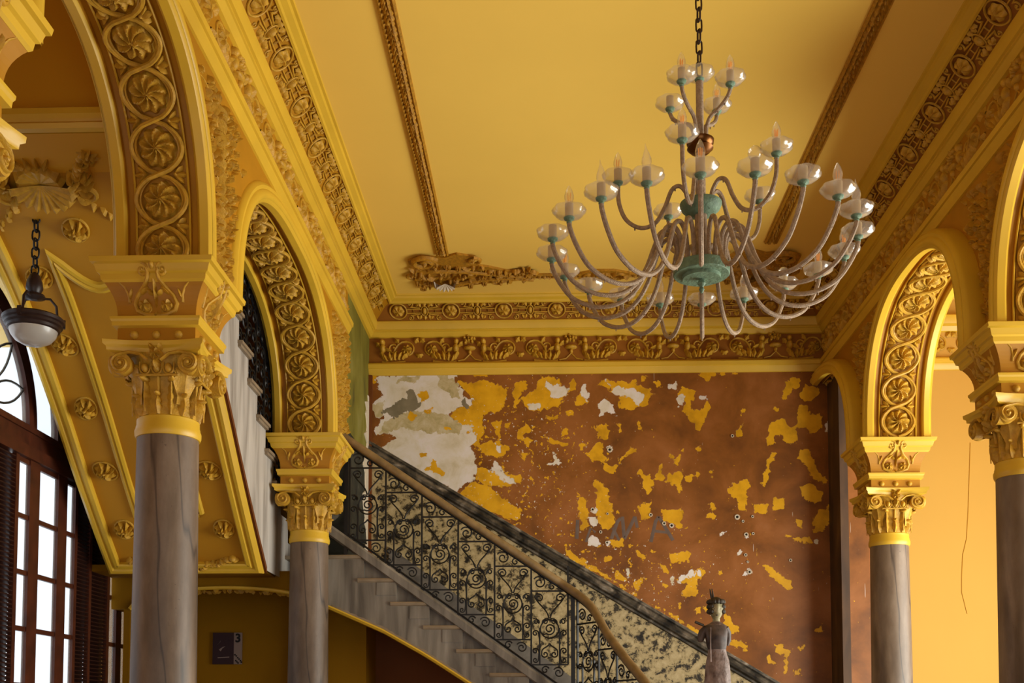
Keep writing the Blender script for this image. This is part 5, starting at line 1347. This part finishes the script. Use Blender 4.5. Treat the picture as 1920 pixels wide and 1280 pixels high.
dbox(5.3, 8.95, 1.72, 1.80, 'transom', -0.03, 0.07); dbox(5.3, 8.95, 1.80, 1.90, 'transom', -0.03, 0.045); dbox(5.3, 8.95, 1.90, 1.94, 'transom', -0.03, 0.06)
FYC, FZ = 6.35, 1.94
def ringf(r0, r1, nm, mat, x0, x1, n=40, a0=0, a1=pi):
    m = MB(); rows = []
    for k in range(n + 1):
        a = a0 + (a1 - a0) * k / n
        rows.append([(DXI + x1, FYC + r0 * cos(a), FZ + r0 * sin(a)), (DXI + x1, FYC + r1 * cos(a), FZ + r1 * sin(a)), (DXI + x0, FYC + r1 * cos(a), FZ + r1 * sin(a)), (DXI + x0, FYC + r0 * cos(a), FZ + r0 * sin(a))])
    m.grid(rows, close_v=True, flip=True); return m.build(nm, mat, d1, ang=30)
ringf(0.0, 0.67, 'fanlight_pane', PANEG, 0.02, 0.026); ringf(0.67, 0.73, 'fanlight_ring', WOOD, 0.0, 0.05); ringf(0.73, 0.82, 'fanlight_ring', WOOD, 0.0, 0.03)
ringf(0.82, 1.09, 'fanlight_pane', PANEG, 0.02, 0.026); ringf(1.09, 1.26, 'fanlight_ring', WOOD, 0.0, 0.05)
m = MB()
for a in (0.35, 0.8, 1.2, 1.95, 2.4, 2.8):
    m.tube([(DXI + 0.02, FYC + r * cos(a + 0.18 * sin(pi * r / 0.67)), FZ + r * sin(a + 0.18 * sin(pi * r / 0.67))) for r in np.linspace(0.18, 0.66, 8)], 0.008, 5)
    m.tube([(DXI + 0.02, FYC + r * cos(a - 0.18 * sin(pi * r / 0.67)), FZ + r * sin(a - 0.18 * sin(pi * r / 0.67))) for r in np.linspace(0.18, 0.66, 8)], 0.008, 5)
m.build('fanlight_iron', IRON, d1)
MB().box((DXI + 0.02, 7.62, 1.95), (DXI + 0.026, 7.86, 2.4)).build('pane', PANEG, d1, smooth=False)
dbox(7.86, 8.95, 1.94, 3.1, 'side_panel'); dbox(7.58, 7.63, 1.94, 2.6, 'stile')
m = MB()
for k in range(40):
    a0_, a1_ = pi * k / 40, pi * (k + 1) / 40
    p0 = (FYC + 1.26 * cos(a0_), FZ + 1.26 * sin(a0_)); p1 = (FYC + 1.26 * cos(a1_), FZ + 1.26 * sin(a1_))
    m.add([(DXI, p0[0], p0[1]), (DXI, p0[0], 3.3), (DXI, p1[0], 3.3), (DXI, p1[0], p1[1])], [(0, 1, 2, 3)])
m.build('spandrel_panel', WOOD, d1, smooth=False)

# ------------------------------------------------------------------ lantern
ln = empty('hanging_lantern', (-2.90, 6.0, 2.24)); ln.scale = (0.94, 0.94, 0.94)
tag(ln, 'dark bowl lantern with frosted glass hanging from the stair soffit by a chain', 'lantern')
def link_mesh(L=0.07, wd=0.022, r=0.006, mat=IRON):
    pts = []
    for k in range(16):
        a = 2 * pi * k / 16; pts.append((wd * cos(a), 0, (L / 2 - wd) * (1 if sin(a) > 0 else -1) * (abs(sin(a)) > 1e-6) + wd * sin(a)))
    return MB().tube(pts, r, 6, closed=True).mesh('chain_link', mat)
LK = link_mesh()
for k in range(15):
    inst('chain_link', LK, ln, Matrix.Translation((0, 0, 0.33 + 0.055 * k)) @ Matrix.Rotation(pi / 2 * (k % 2), 4, 'Z'))
MB().lathe([(0.01, 0.32), (0.03, 0.30), (0.045, 0.26), (0.05, 0.22), (0.035, 0.19), (0.06, 0.18), (0.065, 0.165), (0.02, 0.15)], 20).build('canopy_cap', LANT, ln)
for k in range(3):
    a = 2 * pi * k / 3 + 0.5
    MB().tube([(0.04 * cos(a), 0.04 * sin(a), 0.165), (0.09 * cos(a), 0.09 * sin(a), 0.17), (0.125 * cos(a), 0.125 * sin(a), 0.13), (0.135 * cos(a), 0.135 * sin(a), 0.03)], 0.008, 6).build('hanger_arm', LANT, ln)
    MB().box((0.15, -0.012, 0.0), (0.178, 0.012, 0.05), M=Matrix.Rotation(a, 4, 'Z')).build('catch', LANT, ln)
MB().lathe([(0.12, 0.035), (0.168, 0.04), (0.178, 0.03), (0.176, 0.012), (0.165, 0.005), (0.165, -0.01), (0.152, -0.018), (0.150, -0.034), (0.138, -0.04)], 36, caps=False).build('rim', LANT, ln)
MB().lathe([(0.138, -0.036), (0.13, -0.065), (0.105, -0.098), (0.065, -0.12), (0.02, -0.128), (0.001, -0.129)], 32, caps=False).build('glass_bowl', LBOWL, ln)

# ------------------------------------------------------------------ chandelier
CHX, CHY = 0.648, 4.5
ZP = 1.865
ch = empty('chandelier', (CHX, CHY, ZP)); tag(ch, 'three-tier chandelier of curved arms with glass cups and candle bulbs', 'chandelier')
def zl(z): return z - ZP
MB().lathe([(0.001, -0.026), (0.078, -0.026), (0.080, -0.012), (0.113, -0.010), (0.117, -0.006), (0.117, 0.030), (0.112, 0.034), (0.02, 0.036)], 40).build('base_plate', GREEN, ch, ang=20)
MB().lathe([(0.004, -0.085), (0.012, -0.07), (0.006, -0.06), (0.018, -0.045), (0.012, -0.03)], 12).build('finial', GREEN, ch)
MB().lathe([(0.026, 0.04), (0.026, zl(2.12))], 16).build('stem', ARM, ch)
MB().lathe([(0.028, zl(2.112)), (0.06, zl(2.120)), (0.08, zl(2.138)), (0.087, zl(2.155)), (0.087, zl(2.163)), (0.03, zl(2.166))], 32).build('green_bowl', GREEN, ch)
MB().lathe([(0.022, zl(2.17)), (0.020, zl(2.38))], 14).build('stem', ARM, ch)
MB().lathe([(0.012, zl(2.375)), (0.04, zl(2.385)), (0.055, zl(2.40)), (0.045, zl(2.41)), (0.056, zl(2.42)), (0.058, zl(2.435)), (0.02, zl(2.445))], 24).build('brass_collar', BRASS, ch)
MB().lathe([(0.016, zl(2.44)), (0.016, zl(2.69))], 14).build('upper_tube', ARM, ch)
LK2 = link_mesh(0.06, 0.013, 0.0042, RUST)
k = 0
while 2.72 + 0.048 * k < ZC - 0.02:
    inst('chain_link', LK2, ch, Matrix.Translation((0, 0, zl(2.745) + 0.048 * k)) @ Matrix.Rotation(pi / 2 * (k % 2) + 0.3, 4, 'Z')); k += 1
MB().lathe([(0.05, zl(ZC) - 0.001), (0.045, zl(ZC) - 0.02), (0.015, zl(ZC) - 0.035)], 20).build('ceiling_rose', BRASS, ch)
scal = lambda t, z: 0.045 * cos(8 * t) * (1 if z > 0.012 else 0.4)
m = MB()
pc = [(0.012, 0.0), (0.032, 0.003), (0.052, 0.011), (0.063, 0.022), (0.066, 0.033), (0.064, 0.039)]
m.lathe(pc, 40, caps=False, wob=scal)
m.lathe([(r - 0.003, z + 0.002) for r, z in pc], 40, caps=False, wob=scal)
CUP = m.mesh('glass_cup', CUPG)
CUPH = MB().lathe([(0.006, -0.022), (0.011, -0.018), (0.009, -0.010), (0.02, -0.004), (0.022, 0.003), (0.008, 0.006)], 16).mesh('cup_holder', GREEN)
SLEEVE = MB().lathe([(0.0165, 0.004), (0.017, 0.058), (0.012, 0.06)], 14).mesh('candle_sleeve', HOLD)
BULB = MB().lathe([(0.011, 0.055), (0.014, 0.064), (0.0185, 0.080), (0.0185, 0.092), (0.013, 0.112), (0.005, 0.128), (0.0008, 0.134)], 18, caps=False).mesh('bulb', BULBG)
fp = [(0.011, 0.055), (0.014, 0.064), (0.0185, 0.080), (0.0175, 0.094), (0.010, 0.116), (0.004, 0.132), (0.0015, 0.148), (0.0006, 0.153)]
q = MB().lathe(fp, 16, caps=False); q.mapped(lambda x, y, z: (x + max(0, z - 0.11) * 0.12, y, z)); FBULB = q.mesh('bulb', BULBG)
GBULB = MB().lathe([(0.011, 0.055), (0.02, 0.062), (0.026, 0.076), (0.024, 0.09), (0.014, 0.101), (0.001, 0.104)], 18, caps=False).mesh('bulb', BULBG)
q = MB()
for k in range(4):
    a = pi / 2 * k; q.tube([(0.005 * cos(a), 0.005 * sin(a), 0.066), (0.007 * cos(a), 0.007 * sin(a), 0.1)], 0.0018, 4)
FILM = q.mesh('filament', FIL)
def cup_at(x, y, z, kind, parent, sc=1.0, rot=0):
    M = Matrix.Translation((x, y, z)) @ Matrix.Rotation(rot, 4, 'Z') @ Matrix.Scale(sc, 4)
    c_ = inst('glass_cup', CUP, parent, M); inst('cup_holder', CUPH, c_)
    if kind is None: return c_
    inst('candle_sleeve', SLEEVE, c_)
    if kind == 'led': b_ = inst('bulb', BULB, c_)
    elif kind == 'flame': b_ = inst('bulb', FBULB, c_)
    elif kind == 'globe': b_ = inst('bulb', GBULB, c_)
    if kind == 'led': inst('filament', FILM, c_)
    return c_
def arm_mesh(prof, r=0.0098, sub=5, name='arm'):
    P = cr_spline([Vector((a, 0, b)) for a, b in prof], sub)
    m = MB().tube(P, r, 8)
    # small lugs where crystals once hung
    L_ = len(P)
    for f in (0.3, 0.55, 0.7, 0.85):
        p = P[int(L_ * f)]; m.tube([p, p + Vector((0, 0, -0.018))], 0.003, 4)
    return m.mesh(name, ARM)
R1 = 0.630
A1 = arm_mesh([(0.100, 0.03), (0.098, 0.08), (0.108, 0.14), (0.14, 0.175), (0.178, 0.155), (0.205, 0.09), (0.24, 0.0), (0.29, -0.07), (0.36, -0.11), (0.45, -0.112), (0.54, -0.07), (0.595, 0.0), (0.624, 0.06), (R1, 0.085)])
kinds1 = {0: 'none', 1: 'flame', 2: 'globe', 3: 'led', 4: 'led', 5: 'none', 6: 'flame', 7: 'led', 8: 'none', 9: 'globe', 10: 'led', 11: 'flame', 12: 'flame', 13: 'led', 14: 'none', 15: 'none', 16: 'led', 17: 'none', 18: 'none', 19: 'flame'}
for k in range(20):
    a = pi / 2 - 0.143 - 2 * pi * k / 20          # k=0 back, then clockwise to the right, k=10 front
    inst('arm', A1, ch, Matrix.Rotation(a, 4, 'Z'))
    kd = kinds1[k]
    cup_at(R1 * cos(a), R1 * sin(a), 0.105, kd, ch, 1.0, k * 0.3)
R2_ = 0.345
zc2 = zl(2.262)
A2 = arm_mesh([(0.05, zl(2.165)), (0.055, zl(2.20)), (0.085, zl(2.24)), (0.12, zl(2.225)), (0.15, zl(2.15)), (0.19, zl(2.085)), (0.25, zl(2.065)), (0.31, zl(2.10)), (0.34, zl(2.17)), (R2_, zc2 - 0.02)], 0.0092)
for k, kd in enumerate(('led', 'led', 'none', 'none', 'led')):
    a = -pi / 2 - 0.343 + 2 * pi * k / 5
    inst('arm', A2, ch, Matrix.Rotation(a, 4, 'Z')); cup_at(R2_ * cos(a), R2_ * sin(a), zc2, kd, ch, 1.0, k)
R3 = 0.145
zc3 = zl(2.625)
A3 = arm_mesh([(0.03, zl(2.44)), (0.032, zl(2.48)), (0.05, zl(2.52)), (0.095, zl(2.545)), (0.13, zl(2.575)), (R3, zc3 - 0.02)], 0.0085, 5)
for k, kd in enumerate(('led', 'led', 'none', 'led')):
    a = -pi / 6 - 0.143 - pi / 2 * k
    inst('arm', A3, ch, Matrix.Rotation(a, 4, 'Z')); cup_at(R3 * cos(a), R3 * sin(a), zc3, kd, ch, 0.95, k)
cup_at(0, 0, zl(2.70), None, ch, 0.95)

# ------------------------------------------------------------------ walls behind the camera (the hall goes on)
struct(MB().box((-3.8, -3.2, FL), (-1.7, -3.0, ZC)).box((2.9, -3.2, FL), (6.4, -3.0, ZC)).box((-1.7, -3.2, 1.6), (2.9, -3.0, ZC)).build('wall_front', YWALL))
